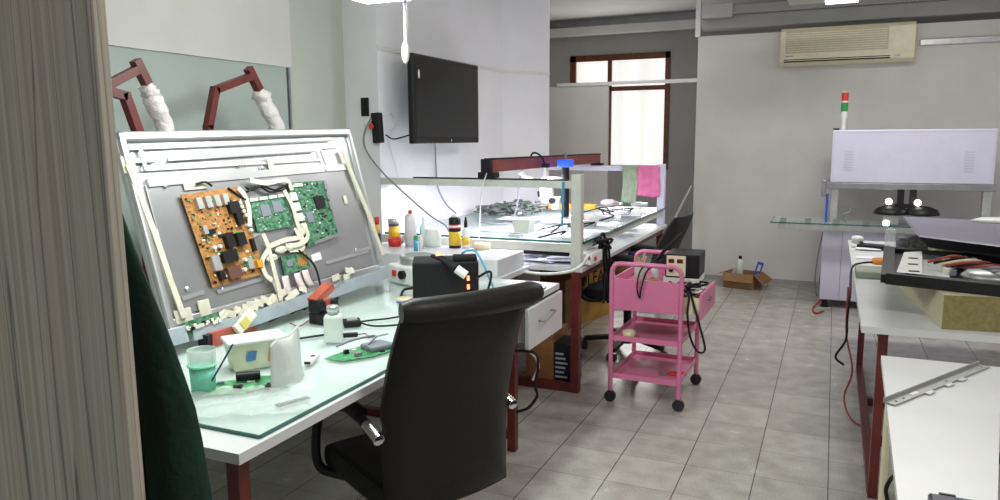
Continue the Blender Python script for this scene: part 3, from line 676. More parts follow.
# silver cases, circuit boards and a crumpled bag on the far half
cases = [(600,222,.16,.10,.3,'alu','flat silver case'),(640,208,.14,.09,.2,'alu','flat silver case'),(618,206,.12,.1,-.3,'steeld','flat silver case'),(588,228,.10,.08,.6,'alu','x'),(650,213,.08,.06,.1,'whitep','x'),(606,214,.1,.06,.5,'whitep','x'),(632,217,.09,.05,-.3,'alu','x'),(612,231,.08,.06,.2,'steeld','x'),(630,203,.1,.06,.1,'whitep','x')]
for k, (px, py, w_, d_, r, m, _) in enumerate(cases):
    p = Z(px, py, SZ); 
    p.x = min(p.x, -1.43); p.y = min(p.y, 6.28)
    mb = MB(); mb.box((-w_/2,-d_/2,0),(w_/2,d_/2,.022),.004); mb.box((-w_*.35,-d_*.3,.022),(w_*.1,d_*.3,.027)); o = mb.build('metal_case', m); o.location = (p.x,p.y,SZ+.024); o.rotation_euler.z = r
    tag(o, 'small flat case among the clutter on the far glass shelf', 'case', 'flat cases on the glass shelf')
p = Z(612,207,SZ); p.y = min(p.y, 6.22); mb = MB(); mb.blob((0,0,.03), .07, .05, .032, 16, 10, .2); o = mb.build('crumpled_bag', mat('pinkish_plastic',(.50,.42,.46),.4,bump=.6,bs=40)); o.location = (p.x,p.y,SZ+.012); tag(o, 'crumpled pinkish bag at the back of the glass shelf', 'bag')
mb = MB()
for k in range(9):
    a = Z(random.uniform(570,640), random.uniform(212,238), SZ+.03); 
    if a.x > -1.45: a.x = -1.45
    mb.tube(smoothpath([a, a+V((random.uniform(-.1,.1),random.uniform(-.1,.1),.03)), a+V((random.uniform(-.25,.02),random.uniform(-.2,.2),0))], 5), .005, 6)
o = mb.build('wire_tangle', 'blackm'); tag(o, 'tangle of thin black wires on the glass shelf', 'wire', None, 'stuff')
# black cable bundle at the corner
mb = MB()
c0 = V((xr+.06,4.35,.82))
for k in range(7):
    q = [c0+V((random.uniform(-.02,.03),random.uniform(-.1,.25),random.uniform(-.02,.08))) for _ in range(4)]; q += [c0+V((random.uniform(.0,.05),random.uniform(-.1,.2),-.2-random.random()*.15))]
    mb.tube(smoothpath(q, 5), .008, 6)
o = mb.build('cable_bundle', 'blackm'); tag(o, 'bundle of black cables at the corner of the middle bench', 'cable', None, 'stuff')
cord('white_mains_cord', 'thick white cord curving under the near corner of the middle bench', 'cable', [V((xr+.075,4.10,.80)), Y(588,256,4.0), Y(581,266,3.98), Y(568,272,3.96), Y(545,274,3.96), Y(525,272,3.96), Y(510,268,4.0)], .009, 'cordw')

# ============================================================ BOTTLES, CANS AND BOXES AT THE FAR END OF THE WORKBENCH
RZ = .845
rb = MB().box((-2.60,3.62,.751), (-1.62,4.00,RZ), .004).build('storage_box', 'white'); tag(rb, 'low white box the bottles and cans stand on', 'box')
def on(px, py, z=RZ, lim=(3.66,3.96)):
    p = Z(px, py, z); p.y = min(max(p.y, lim[0]), lim[1]); d = ray(px, py); p.x = d.x/d.y*p.y; return V((p.x, p.y, z))
def hgt(p, py):
    lo, hi = 0, 3
    for _ in range(40):
        m_ = (lo+hi)/2; d = V((p.x,p.y,m_))-CAM; yy = 250-F*d.dot(UP)/d.dot(FW)
        if yy > py: lo = m_
        else: hi = m_
    return lo-p.z
def container(name, label, cat, px, py, pytop, r, parts, lim=(3.66,3.96), z=RZ):
    p = on(px, py, z, lim); h = hgt(p, pytop); t = thing(name, label, cat, p)
    for pn, prof_, m in parts:
        MBo = MB(); MBo.smooth = True; MBo.lathe((0,0,0), [(a*r, b*h) for a, b in prof_], 20); MBo.build(pn, m, t)
    return t
container('glue_bottle', 'black bottle with yellow label, tallest of the bottles', 'bottle', 455, 245, 215, .036,
  [('bottle',[(0,0),(1,.0),(1,.05),(1,.32)],'black'),('label',[(1.01,.08),(1.01,.50)],'yellow'),('upper_label',[(1,.5),(1.01,.5),(1.01,.55),(1,.56),(1,.88),(.9,.92),(.5,.94)],'black'),('stripe',[(1.02,.60),(1.02,.72)],'redp'),('white_stripe',[(1.03,.63),(1.03,.69)],'whitep'),('cap',[(.55,.93),(.55,1.0),(.3,1.02)],'whitep')])
container('oil_bottle', 'slim white bottle with black nozzle beside the yellow-label bottle', 'bottle', 466, 244, 217, .022,
  [('bottle',[(0,0),(1,0),(1,.55),(.45,.68)],'whitep'),('label',[(1.02,.12),(1.02,.35)],'yellow'),('nozzle',[(.5,.66),(.5,.8),(.2,1.0)],'black')])
container('spray_can', 'tall white spray can with red cap', 'spray can', 411, 246, 210, .036,
  [('can',[(0,0),(1,0),(1,.82),(.6,.90)],'spray'),('rim',[(1.03,.0),(1.03,.03),(1,.04)],'alu'),('cap',[(.35,.89),(.35,.98),(.2,1.0)],'redp')])
container('pot', 'small dark pot with orange label behind the red dish', 'jar', 394, 232, 220, .034,
  [('jar',[(0,0),(1,0),(1,.9),(.9,1)],mat('violet_tin',(.10,.07,.16),.4)),('label',[(1.02,.2),(1.02,.75)],'yellow'),('lid',[(1.03,.85),(1.03,1.05),(.4,1.06)],'alu')])
container('red_dish', 'small round red dish in front of the pots', 'dish', 395, 246, 238, .042,
  [('dish',[(0,0),(.9,0),(1,1),(.92,1),(.8,.2)],'redp')], z=RZ)
container('marker', 'blue-labelled white tube with green cap', 'tube', 416, 251, 236, .012,
  [('tube',[(0,0),(1,0),(1,.8)],'cyan'),('cap',[(1.05,.78),(1.05,1),(.3,1.03)],'greenp')])
container('thin_bottle', 'thin pale bottle with pointed blue nozzle', 'bottle', 421, 250, 226, .012,
  [('bottle',[(0,0),(1,0),(1,.55),(.4,.65)],'whitep'),('nozzle',[(.4,.64),(.2,1)],'cyan')])
container('glue_tube', 'dark tube with red cap at the wall end of the clutter', 'tube', 378, 250, 217, .022,
  [('tube',[(0,0),(1,0),(1,.5)],'black'),('label',[(.6,.5),(.6,.78)],'yellow'),('cap',[(.55,.78),(.7,1)],'redp')])
container('white_jar', 'wide white plastic jar behind the black soldering station', 'jar', 433, 246, 229, .05,
  [('jar',[(0,0),(1,0),(1,.8),(.85,.95),(.85,1)],'milk')])
container('white_jar', 'clear narrow jar standing between the spray can and wide jar', 'jar', 424, 243, 217, .016,
  [('jar',[(0,0),(1,0),(1,.7),(.6,.85),(.6,1)],'milk')])
p = on(482,246); mb = MB(); mb.smooth = True; mb.lathe((0,0,0), [(.030,.0),(.05,.0),(.05,.035),(.030,.035),(.030,.0)], 28); o = mb.build('tape_roll', 'tape'); o.location = p; tag(o, 'roll of masking tape on the white box behind the soldering station', 'tape')
# crumpled tubes by the cans
p = on(404,240); mb = MB(); mb.bar((-.02,0,0.004), (.02,.03,.10), .035, .008); o = mb.build('folded_tube', 'steeld'); o.location = p; tag(o, 'dark squeezed tube leaning between red dish and spray can', 'tube')
# white device with sponge tray
p = Z(405,285,GZ); WD = thing('soldering_stand', 'white electric box with round metal tray on top', 'device', (p.x,p.y+.02,GZ), -.35)
hh = hgt(V((p.x,p.y,GZ)), 262)
mb = MB(); mb.box((-.12,-.03,0), (.12,.15,.10), .012); mb.build('case', 'whitep', WD)
mb = MB(); mb.smooth = True; mb.lathe((0,.07,.10), [(.085,0),(.09,.005),(.085,.018),(.092,.03),(.088,.045),(.08,.045),(.075,.02)], 24); mb.build('metal_tray', 'alu', WD)
mb = MB(); mb.box((-.075,-.036,.04), (-.045,-.03,.07)); mb.build('switch', 'redp', WD)
mb = MB(); mb.cyl((.01,-.028,.055), (.01,-.05,.055), .022); mb.build('socket', 'black', WD)
# black soldering station
a = Z(413,302,GZ); b = Z(472,289,GZ)
L_ = .30; ang = .50
ST = thing('soldering_station', 'black soldering station box with red digits at the front', 'soldering station', a, ang)
def hh_(px, pt_, pbt): 
    q = Z(px, pbt, GZ); return hgt(q, pt_)
H0 = hgt(a, 263)
MB().box((0,0,0), (L_,.20,H0*1.0), .006).build('case', 'black', ST)
mb = MB(); mb.box((L_*.82,-.003,H0*.52), (L_*.86,.0,H0*.64)); mb.box((L_*.82,-.003,H0*.30), (L_*.86,0,H0*.42)); mb.build('digit', 'ledr', ST)
mb = MB(); mb.tube(smoothpath([V((L_*.92,-.01,H0*.55)), V((L_+.05,-.08,H0*.8)), V((L_+.02,-.12,.02))], 5), .006, 6); mb.build('lead', 'blackm', ST)
mb = MB(); mb.mt(0).tube([V((L_*.30,.06,H0+.022)), V((L_*.45,.0,H0+.018)), V((L_*.66,-.06,H0-.02))], .014, 10, rs=[.008,.014,.02]); mb.mt(1).tube([V((L_*.66,-.06,H0-.02)), V((L_*.80,-.07,H0-.05))], .02, 10); 
o = mb.build('hot_air_handle', ['black','whitep'], ST)
mb = MB(); mb.cyl((L_*.38,.03,H0+.028), (L_*.44,.012,H0+.026), .010); mb.build('heater_glow', 'ledo', ST)
mb = MB(); mb.box((L_*.62,.02,H0), (L_*.98,.10,H0+.022), .005); mb.build('handle_rest', 'blackm', ST)
mb = MB(); mb.tube(smoothpath([V((L_*.75,.06,H0+.03)), V((L_*.86,.05,H0+.045)), V((L_,.0,H0+.03)), V((L_+.07,-.06,0.05))], 5), .005, 6); mb.build('cable', 'cyan', ST)
# second small black cable loop at its left
cord('black_lead', 'black lead curling on the glass left of the soldering station', 'cable', [Z(413,288,.80), Z(404,290,GZ+.02), Z(401,298,GZ+.008), Z(407,304,GZ+.008), Z(416,305,GZ+.008)], .006, 'blackm')

# ============================================================ SMALL THINGS ON THE GLASS
p = Z(405,302,GZ); mb = MB(); mb.smooth = True; mb.mt(0).lathe((0,0,0), [(.022,0),(.038,0),(.038,.008),(.022,.008)], 24); mb.mt(1).lathe((0,0,.008), [(.022,0),(.038,0),(.038,.012),(.022,.012)], 24)
o = mb.build('tape_roll', ['blue','tape']); o.location = p; tag(o, 'small blue-edged tape roll on the glass beside the chair back', 'tape')
# green cup
p = Z(204,392,GZ); h = hgt(p, 349)
CU = thing('cup', 'clear cup half full of mint green at the near end of the bench', 'cup', p)
mb = MB(); mb.smooth = True; mb.lathe((0,0,0), [(.034,.002),(.037,h*.62),(.037,h*.62)], 24); mb.build('contents', 'cupg', CU)
mb = MB(); mb.smooth = True; k = len(mb.v)
mb.grid(lambda u, v: V(((.037+.003*v)*math.cos(u*2*PI), (.037+.003*v)*math.sin(u*2*PI), h*(.62+.38*v))), 28, 6); mb.build('cup_wall', 'film', CU, solid=.0015)
mb = MB(); mb.tube([V((.04*math.cos(t*PI/12), .04*math.sin(t*PI/12), h*.64)) for t in range(24)], .003, 6, closed=True); mb.build('rim', mat('mint_rim',(.20,.62,.38),.4), CU)
cc = mb = MB(); q0 = V((.02,.0,h*.15)); q1 = Y(233,344,p.y-.0)-p; mb.tube([q0, q1], .0028, 6); o = mb.build('dark_stick', 'navy', org=None); o.location = p; tag(o, 'thin navy stick leaning out of the mint green cup', 'stick')
# white tub with blue mark
p = Z(247,368,GZ); h = .085
TU = thing('food_tub', 'flat white plastic tub with blue mark and lid', 'tub', (p.x,p.y+.04,GZ), .95)
mb = MB(); mb.add([(-.075,-.045,0),(.075,-.045,0),(.075,.045,0),(-.075,.045,0),(-.09,-.055,h),(.09,-.055,h),(.09,.055,h),(-.09,.055,h)], [(0,3,2,1),(4,5,6,7),(0,1,5,4),(1,2,6,5),(2,3,7,6),(3,0,4,7)]); mb.build('tub_body', mat('pale_yellow_plastic',(.62,.66,.48),.4,var=.1), TU)
MB().box((-.095,-.06,h), (.095,.06,h+.012), .004).build('lid', 'milk', TU)
mb = MB(); mb.add([(-.040,-.0525,.030),(-.010,-.0525,.030),(-.005,-.0555,.062),(-.035,-.0555,.062)], [(0,1,2,3)]); mb.build('blue_mark', mat('faded_blue_mark',(.08,.20,.45),.4), TU, solid=.001)
mb = MB(); mb.add([(.03,-.051,.02),(.06,-.051,.02),(.065,-.0565,.07),(.035,-.0565,.07)], [(0,1,2,3)]); mb.build('orange_mark', 'orange', TU, solid=.001)
# green scrap board pieces
def scrap(label, cx, cy, poly, rot, name='circuit_board', z=GZ):
    p = Z(cx, cy, z); t = thing(name, label, 'circuit board', (p.x,p.y,z+.001), rot)
    MB().prism(poly, 0, .003).build('board', mat('bright_green_board',(.03,.24,.09),.4,var=.35,vs=50,col2=(.10,.36,.16)), t)
    mb = MB(); xs_ = [q[0] for q in poly]; ys_ = [q[1] for q in poly]
    for k in range(16):
        a = random.uniform(min(xs_)*.75, max(xs_)*.75); b = random.uniform(min(ys_)*.7, max(ys_)*.7); s = random.uniform(.003,.012)
        mb.mt(random.choice((0,0,1,2,2))); mb.box((a-s,b-s*.6,.003), (a+s,b+s*.6,.003+random.uniform(.003,.014)))
    mb.build('component', ['black','conn','chip','yellow'], t)['kind'] = 'stuff'
    return t
t = scrap('broken green circuit board beside the mint green cup', 243, 386, [(-.14,-.06),(.0,-.08),(.06,-.05),(.13,-.06),(.14,.05),(.04,.08),(-.06,.05),(-.12,.03)], .7)
MB().cyl((-.02,.03,.02), (.05,.03,.02), .014).build('capacitor', 'black', t)
t = scrap('bare green circuit board lying near the edge by the chair', 366, 352, [(-.12,-.05),(-.02,-.07),(.12,-.05),(.13,.05),(.03,.07),(-.06,.05),(-.15,.02)], 1.15)
mb = MB(); mb.tube(smoothpath([V((0,0,.02)), V((.06,.03,.04)), V((.0,.07,.03)), V((-.06,.10,.01))], 5), .004, 6); mb.box((.0,-.04,.003),(.09,.04,.022),.006); mb.build('dark_module', 'chip', t)
# frosted bag standing
a = Z(272,392,GZ); b = Z(302,368,GZ)
mb = MB(); hL = hgt(a, 346); d = b-a; n_ = V((-d.y,d.x,0)).normalized()
def bag(u, v):
    s = (2*math.sin(PI*u)*.022)*(1-v)**.6
    return d*(u*1.0)+n_*(s*1)+V((0,0,v*hL*(1+.05*math.sin(u*7))))+V((d.x*.04*v*(2*u-1)*2, 0, 0))
mb.grid(lambda u, v: bag(u, v), 14, 12); mb.grid(lambda u, v: bag(1-u, v)-n_*2*((2*math.sin(PI*u)*.022)*(1-v)**.6)+n_*.003, 14, 12)
o = mb.build('plastic_bag', 'poly', org=None, solid=.001); o.location = a; tag(o, 'upright frosted plastic bag in the middle of the glass', 'bag')
# crumpled film sheet in the foreground
p = Z(250,408,GZ); mb = MB()
mb.grid(lambda u, v: V(((u-.5)*.34, (v-.5)*.24, .006+.010*abs(math.sin(u*11+v*5))*abs(math.sin(v*9-u*4)))), 30, 22); o = mb.build('plastic_film', 'film'); o.location = p+V((-.03,.03,0)); o.rotation_euler.z = .6; tag(o, 'crumpled clear plastic film at the near end of the glass', 'plastic film')
# remote like white stick
p = Z(312,362,GZ); RM = thing('usb_adapter', 'small white adapter lying on the glass right of the bag', 'adapter', p, 1.9)
MB().box((-.045,-.013,0), (.045,.013,.018), .005).build('body', 'whitep', RM); MB().box((-.046,-.010,.006), (-.044,.010,.014)).box((.0,-.008,.018), (.02,.008,.0185)).build('port', 'black', RM)
# milky bottle with grey cap
p = Z(334,342,GZ); h = hgt(p, 312); BO = thing('solvent_bottle', 'square milky bottle with grey metal cap', 'bottle', p, .5)
MB().box((-.032,-.026,0), (.032,.026,h*.92), .010).build('bottle', 'milk', BO); mb = MB(); mb.smooth = True; mb.lathe((0,0,h*.92), [(.018,0),(.018,.012),(.022,.014),(.022,.030),(.018,.034)], 20); mb.build('cap', 'alu', BO)
# black adapter with cord
p = Z(352,326,GZ); AD = thing('black_adapter', 'black plug adapter with cords running right behind the chair', 'adapter', p, .7)
MB().box((-.035,-.03,0), (.035,.03,.028), .008).build('body', 'black', AD); MB().box((-.02,-.022,.028), (.02,.01,.033)).build('label_plate', 'alu', AD)
mb = MB(); mb.tube(smoothpath([V((.02,.0,.014)), V((.09,.05,.006)), V((.16,.06,.006)), V((.30,.12,.006)), V((.42,.12,.006))], 5), .004, 6); mb.tube(smoothpath([V((.03,-.01,.014)), V((.08,-.05,.006)), V((.18,-.06,.006)), V((.30,-.02,.006))], 5), .004, 6); mb.build('cord', 'blackm', AD)
p = Z(350,337,GZ); PL = thing('small_plug', 'small black plug on the glass right of the milky bottle', 'plug', p, .6)
MB().box((-.03,-.01,0), (.03,.01,.016), .004).build('plug_body', 'black', PL)
mb = MB(); mb.tube(smoothpath([V((.03,0,.008)), V((.06,.02,.004)), V((.07,-.04,.004)), V((.14,-.03,.012))], 5), .003, 6); mb.build('cord', 'cordgrey', PL)
# black ruler strips
for (x_, y_, L2, r, lab) in ((312,337,.13,.95,'flat black strip under the television on the glass'),(293,402,.10,1.2,'flat black strip sticking out under the frosted bag')):
    p = Z(x_, y_, GZ); mb = MB().box((-L2/2,-.010,0),(L2/2,.010,.003)); mb.box((-L2/2,-.012,0),(-L2/2+.01,.012,.004)); o = mb.build('black_strip', 'black'); o.location = p; o.rotation_euler.z = r; tag(o, lab, 'strip')
# gadgets in the dark under the television: wires
mb = MB()
for k in range(14):
    a = Z(random.uniform(250,330), 0, GZ) if False else Z(250+k*6, 322-k*1.9+random.uniform(-3,6), GZ+.012)
    mb.tube(smoothpath([a, a+V((.04,.05*random.uniform(-1,1),.02)), a+V((-.02,.12*random.uniform(.3,1),.0))], 5), random.choice((.003,.004,.006)), 6)
o = mb.build('wire_tangle', 'blackm'); tag(o, 'dark tangle of wires below the open television', 'wire', None, 'stuff')
cord('red_wire', 'thin red wire lying on the glass below the television', 'wire', [Z(290,323,GZ+.004), Z(300,326,GZ+.004), Z(312,318,GZ+.004), Z(321,318,GZ+.004)], .0025, 'cordr')

# ============================================================ CHAIRS
def office_chair(loc, rz, label, high=1.0, seatz=.46, w=.50, back=True, lean=.10, m='leather'):
    t = thing('office_chair', label, 'chair', loc, rz)    # faces local +x, back at -x
    mb = MB()
    for k in range(5):
        a = 2*PI*k/5+.3; d = V((math.cos(a), math.sin(a), 0)); mb.bar(d*.04+V((0,0,.105)), d*.30+V((0,0,.075)), .045, .028)
    mb.cyl((0,0,.06), (0,0,.14), .05); mb.build('base', 'black', t)
    mb = MB(); mb.cyl((0,0,.14), (0,0,.30), .028); mb.cyl((0,0,.28), (0,0,seatz-.08), .018); mb.box((-.12,-.10,seatz-.10), (.12,.10,seatz-.06)); mb.build('gas_lift', 'black', t)
    for k in range(5):
        a = 2*PI*k/5+.3; d = V((math.cos(a), math.sin(a), 0))*.30; s_ = V((-math.sin(a), math.cos(a), 0))
        mb = MB(); mb.cyl(d+s_*.008+V((0,0,.026)), d+s_*.03+V((0,0,.026)), .026); mb.cyl(d-s_*.008+V((0,0,.026)), d-s_*.03+V((0,0,.026)), .026); mb.box(d+V((-.008,-.008,.03)), d+V((.008,.008,.075))); mb.build('caster', 'rubber', t)
    mb = MB(); mb.box((-.24,-w/2,seatz-.07), (.26,w/2,seatz+.03), .035); mb.build('seat', m, t, sub=1)
    # backrest: slightly curved slab with rounded edges, leaning back
    zb, zt = seatz-.05, high
    def bk(side):
        def fn(u, v):
            yy = (u-.5)*w*(1-.06*abs(2*v-1)**2)
            edge = max(abs(2*u-1), abs(2*v-1))**8
            z = zb+(zt-zb)*v; x = -.23-lean*v*v*1.5-.035*(1-(2*u-1)**2)+.03*math.sin(v*PI)
            return V((x+side*.045*(1-edge**.5*.85), yy, z))
        return fn
    mb = MB(); mb.grid(bk(1), 20, 24); f2 = bk(-1); mb.grid(lambda u, v: f2(1-u, v), 20, 24)
    # close the rim
    for f in (lambda t: (t,0), lambda t: (t,1), lambda t: (0,t), lambda t: (1,t)):
        mb.grid(lambda u, v: bk(1)(*f(u))*(1-v)+bk(-1)(*f(u))*v, 20, 1)
    mb.build('backrest', m, t)
    xt = -.23-lean*1.5
    if m == 'leather':
        mb = MB(); n = 14; mb.tube([V((xt-.02-.03*(1-(2*i/n-1)**2), (i/n-.5)*w*1.02, zt+.0)) for i in range(n+1)], .05, 14, rs=[.028 if i in (0,n) else .038 for i in range(n+1)]); mb.build('head_roll', m, t)
    for s in (-1, 1):
        mb = MB(); yy = s*(w/2+.015)
        mb.tube(smoothpath([V((-.24,yy,seatz+.20)), V((-.10,yy,seatz+.235)), V((.08,yy,seatz+.23)), V((.20,yy,seatz+.15)), V((.25,yy,seatz+.03)), V((.22,yy,seatz-.05)), V((.12,yy*.8,seatz-.06))], 6), .017, 8)
        arm = mb.build('armrest', 'black', t)
        mb = MB(); mb.tube(smoothpath([V((-.12,yy,seatz+.245)), V((.0,yy,seatz+.252)), V((.10,yy,seatz+.235))], 4), .024, 8); mb.build('arm_pad', m, arm)
        mb = MB(); mb.tube([V((-.16,yy,seatz+.222)), V((-.24,yy,seatz+.20))], .0185, 8); mb.build('arm_bracket', 'chrome', arm)
    return t
office_chair((-1.27,2.12,0), math.atan2(.50,-.87), 'black leather office chair seen from behind at the workbench', high=1.02, seatz=.41, w=.47, lean=.085)
office_chair((-1.27,5.07,0), math.atan2(.08,-.99), 'black office chair beyond the pink trolley', high=.98, seatz=.45, w=.46, lean=.10, m='fabricb')

# ============================================================ PINK TROLLEY
pa, pb, pc = Z(610,401,0), Z(678,411,0), Z(702,387,0)
ax = (pb-pa); wT = ax.length; ang = math.atan2(ax.y, ax.x); dT = .50
TR_ = thing('trolley', 'pink steel trolley with three tiers on black castors', 'trolley', pa, ang); TRM = Matrix.Translation(pa) @ Matrix.Rotation(ang,4,'Z')
hz = .80; r = .013
for s, yy in ((0,0),(1,dT)):
    mb = MB(); zz = hz
    mb.tube([V((0,yy,.055)), V((0,yy,zz-.06))]+[V((.05-.05*math.cos(t*PI/8), yy, zz-.05+.05*math.sin(t*PI/8))) for t in range(1,5)]+[V((wT-.05+.05*math.sin(t*PI/8), yy, zz-.05+.05*math.cos(t*PI/8))) for t in range(0,4)]+[V((wT,yy,zz-.06)), V((wT,yy,.055))], r, 10)
    mb.build('hoop_frame', 'pink', TR_)
def tray(z, h, name):
    mb = MB(); mb.box((r,0,z), (wT-r,dT,z+.006)); mb.box((r,-.002,z), (wT-r,.004,z+h)); mb.box((r,dT-.004,z), (wT-r,dT+.002,z+h)); mb.box((0,r,z), (.006,dT-r,z+h)); mb.box((wT-.006,r,z), (wT,dT-r,z+h)); return mb.build(name, 'pink', TR_)
tray(.14, .03, 'shelf'); tray(.36, .03, 'shelf')
mb = MB(); mb.box((r,-.003,.54), (wT-r,.004,.715)); mb.box((0,r,.54), (.006,dT-r,.715)); mb.box((r,dT-.004,.54), (wT-r,dT+.002,.715)); mb.box((r,.004,.66), (wT-r,dT-.004,.666)); mb.box((wT-.006,r,.66), (wT,dT-r,.69)); mb.build('top_tray', 'pink', TR_)
dw = mb = MB(); mb.box((wT+.09,.03,.515), (wT+.105,dT-.05,.655), .003); dw = mb.build('drawer', 'pink', TR_)
mb = MB(); mb.box((wT-.20,.045,.54), (wT+.09,dT-.065,.55)); mb.box((wT-.2,.045,.55), (wT+.09,.05,.63)); mb.box((wT-.2,dT-.07,.55), (wT+.09,dT-.065,.63)); mb.build('drawer_box', 'cream', dw)
mb = MB(); mb.tube([V((wT+.105,.20,.595)), V((wT+.118,.20,.595)), V((wT+.118,.27,.595)), V((wT+.105,.27,.595))], .004, 6); mb.build('handle', mat('worn_brass',(.30,.16,.08),.4,.6), dw)
for (x, y) in ((0,0),(wT,0),(wT,dT),(0,dT)):
    mb = MB(); mb.cyl((x,y-.012,.032), (x,y+.012,.032), .032, 18); mb.box((x-.012,y-.018,.03), (x+.012,y-.014,.068)); mb.box((x-.012,y+.014,.03), (x+.012,y+.018,.068)); mb.cyl((x,y,.05), (x,y,.075), .012); mb.build('caster', 'rubber', TR_)
def onT(x, y, z): return TRM @ V((x, y, z))
mb = MB(); mb.smooth = True; mb.lathe((0,0,0), [(.024,0),(.036,0),(.036,.045),(.024,.045),(.024,0)], 28); o = mb.build('tape_roll', 'tape'); o.location = onT(.09,.05,.367); tag(o, 'roll of masking tape on the middle trolley shelf', 'tape')
PL = thing('pliers', 'small red-handled pliers on the bottom trolley shelf', 'pliers', onT(.29,.15,.147), ang+.3)
for s in (-1,1):
    mb = MB(); mb.tube(smoothpath([V((0,0,.012)), V((.04,s*.022,.012)), V((.10,s*.016,.012))], 4), .007, 8); mb.build('grip', 'redp', PL)
mb = MB(); mb.bar((0,-.004,.012), (-.05,0,.012), .02, .012); mb.build('jaw', 'steeld', PL)
# hot air station on the trolley
AH = thing('hot_air_station', 'black box with cream dial panel on top of the trolley', 'soldering station', onT(.245,.225,.70), ang+.05)
mb = MB(); mb.box((0,0,0), (.19,.24,.135), .005); mb.build('case', 'black', AH)
mb = MB(); mb.box((.008,-.004,.01), (.115,0,.127), .0015); mb.build('panel', 'cream', AH)
for x in (.035,.083):
    mb = MB(); mb.cyl((x,-.004,.045), (x,-.018,.045), .012); mb.build('knob', 'blackm', AH)
    mb = MB(); mb.box((x-.016,-.006,.085), (x+.016,-.004,.108)); mb.build('display', mat('dark_red_display',(.10,.01,.01),.3), AH)
# flat white pieces lifting the station: tray under it
o = MB().box((-.01,0,0), (.19,.24,.034), .003).build('support_tray', 'whitep'); o.location = onT(.245,.225,.6662); o.rotation_euler.z = ang+.05; tag(o, 'low tray under the hot air station on the trolley', 'tray')
# jar with a wooden brush like hand
p = onT(.11,.20,.6662)
JR = thing('jar', 'clear jar on the trolley with pale wooden sticks', 'jar', p)
mb = MB(); mb.grid(lambda u, v: V((.036*math.cos(u*2*PI), .036*math.sin(u*2*PI), v*.11)), 24, 2); mb.build('jar_wall', 'film', JR, solid=.002)
mb = MB(); mb.smooth = True; mb.lathe((0,0,.002), [(.032,0),(.032,.07),(.03,.08)], 20); mb.build('contents', 'tan', JR)
o = MB()
for k in range(6):
    a = k*1.05; o.tube([V((.008*math.cos(a),.008*math.sin(a),.08)), V((.032*math.cos(a),.032*math.sin(a),.15+.02*math.sin(k*2)))], .006, 6)
o = o.build('wooden_stick_bunch', 'wood'); o.location = p; tag(o, 'bunch of pale wooden sticks standing in the trolley jar', 'sticks', None, 'stuff')
p = onT(.17,.30,.6662); mb = MB(); mb.smooth = True; mb.lathe((0,0,0), [(.022,0),(.022,.06),(.012,.07),(.012,.085)], 16); o = mb.build('glass_vial', 'milk'); o.location = p; tag(o, 'small clear bottle behind the trolley jar', 'bottle')
p = onT(.20,.12,.6662); mb = MB(); mb.smooth = True; mb.lathe((0,0,0), [(.02,0),(.034,0),(.034,.04),(.02,.04),(.02,0)], 24); o = mb.build('tape_roll', mat('brown_tape',(.35,.20,.07),.4)); o.location = p; tag(o, 'brown tape roll inside the top tray of the trolley', 'tape')
# gun cable from station
cord('station_hose', 'thick black hose arching over the trolley tray behind the jar', 'cable', [onT(.06,.40,.70), onT(.12,.34,.74), onT(.18,.30,.79), onT(.22,.30,.84), onT(.26,.36,.89), onT(.29,.44,.93)], .011, 'blackm')
cord('front_cable', 'black cable hanging over the front of the trolley', 'cable', [onT(.24,.22,.80), onT(.20,.03,.80), onT(.165,-.02,.77), onT(.15,-.022,.68), onT(.165,-.022,.62), onT(.175,-.022,.68), onT(.20,-.012,.77), onT(.25,.05,.82)], .0045, 'blackm')
cord('side_cable', 'long black cable looping down from the trolley drawer', 'cable', [onT(.30,.10,.70), onT(wT+.03,.02,.66), onT(wT+.035,-.0,.55), onT(wT+.05,.02,.42), onT(wT+.09,.03,.34), onT(wT+.13,.02,.36), onT(wT+.10,.02,.48), onT(wT+.06,.03,.60), onT(wT+.03,.06,.68)], .006, 'blackm')
mb = MB()
for k in range(16):
    q = [onT(wT-.05+random.uniform(-.06,.14), .08+random.uniform(-.02,.28), .64+random.uniform(-.02,.05)) for _ in range(4)]; mb.mt(random.choice((0,0,1))); mb.tube(smoothpath(q, 5), .006, 6)
o = mb.build('cable_clutter', ['blackm','cordw']); tag(o, 'clutter of black and white cables in the open trolley drawer', 'cable', None, 'stuff')

# ============================================================ UNDER THE BENCHES
def carton(name, label, px, py, px2, py2, depth, height, m, bands=None):
    a = Z(px, py, 0); b = Z(px2, py2, 0); d = b-a; a.y = max(a.y, 4.14); d.y = max(d.y, 0); t = thing(name, label, "box", a, math.atan2(d.y, d.x)); L2 = d.length
    MB().box((0,0,0), (L2,depth,height), .003).build('carton', m, t)
    if bands: bands(t, L2, depth, height)
    return t
def bands(t, L2, dp, h):
    mb = MB()
    for k in range(6): mb.box((L2*.12,-.002,h*(.18+.11*k)), (L2*(.5+.4*random.random()),0,h*(.18+.11*k)+.012))
    mb.box((L2+.0,dp*.1,h*.15), (L2+.002,dp*.9,h*.45)); mb.box((L2,dp*.1,h*.6), (L2+.002,dp*.9,h*.75)); mb.build('print', mat('grey_print',(.35,.35,.42),.5), t)
carton('black_printed_box', 'black box with grey print beside the red bench leg', 553, 384, 571, 387, .20, .26, 'black', bands)
def flaps(t, L2, dp, h):
    MB().box((0,0,h+.001), (L2,dp*.48,h+.004)).box((0,dp*.52,h+.001), (L2,dp,h+.004)).build('flap', 'carddk', t)
carton('brown_carton', 'brown carton on the floor under the drawer of the workbench', 524, 384, 551, 387, .35, .30, 'carddk', flaps)
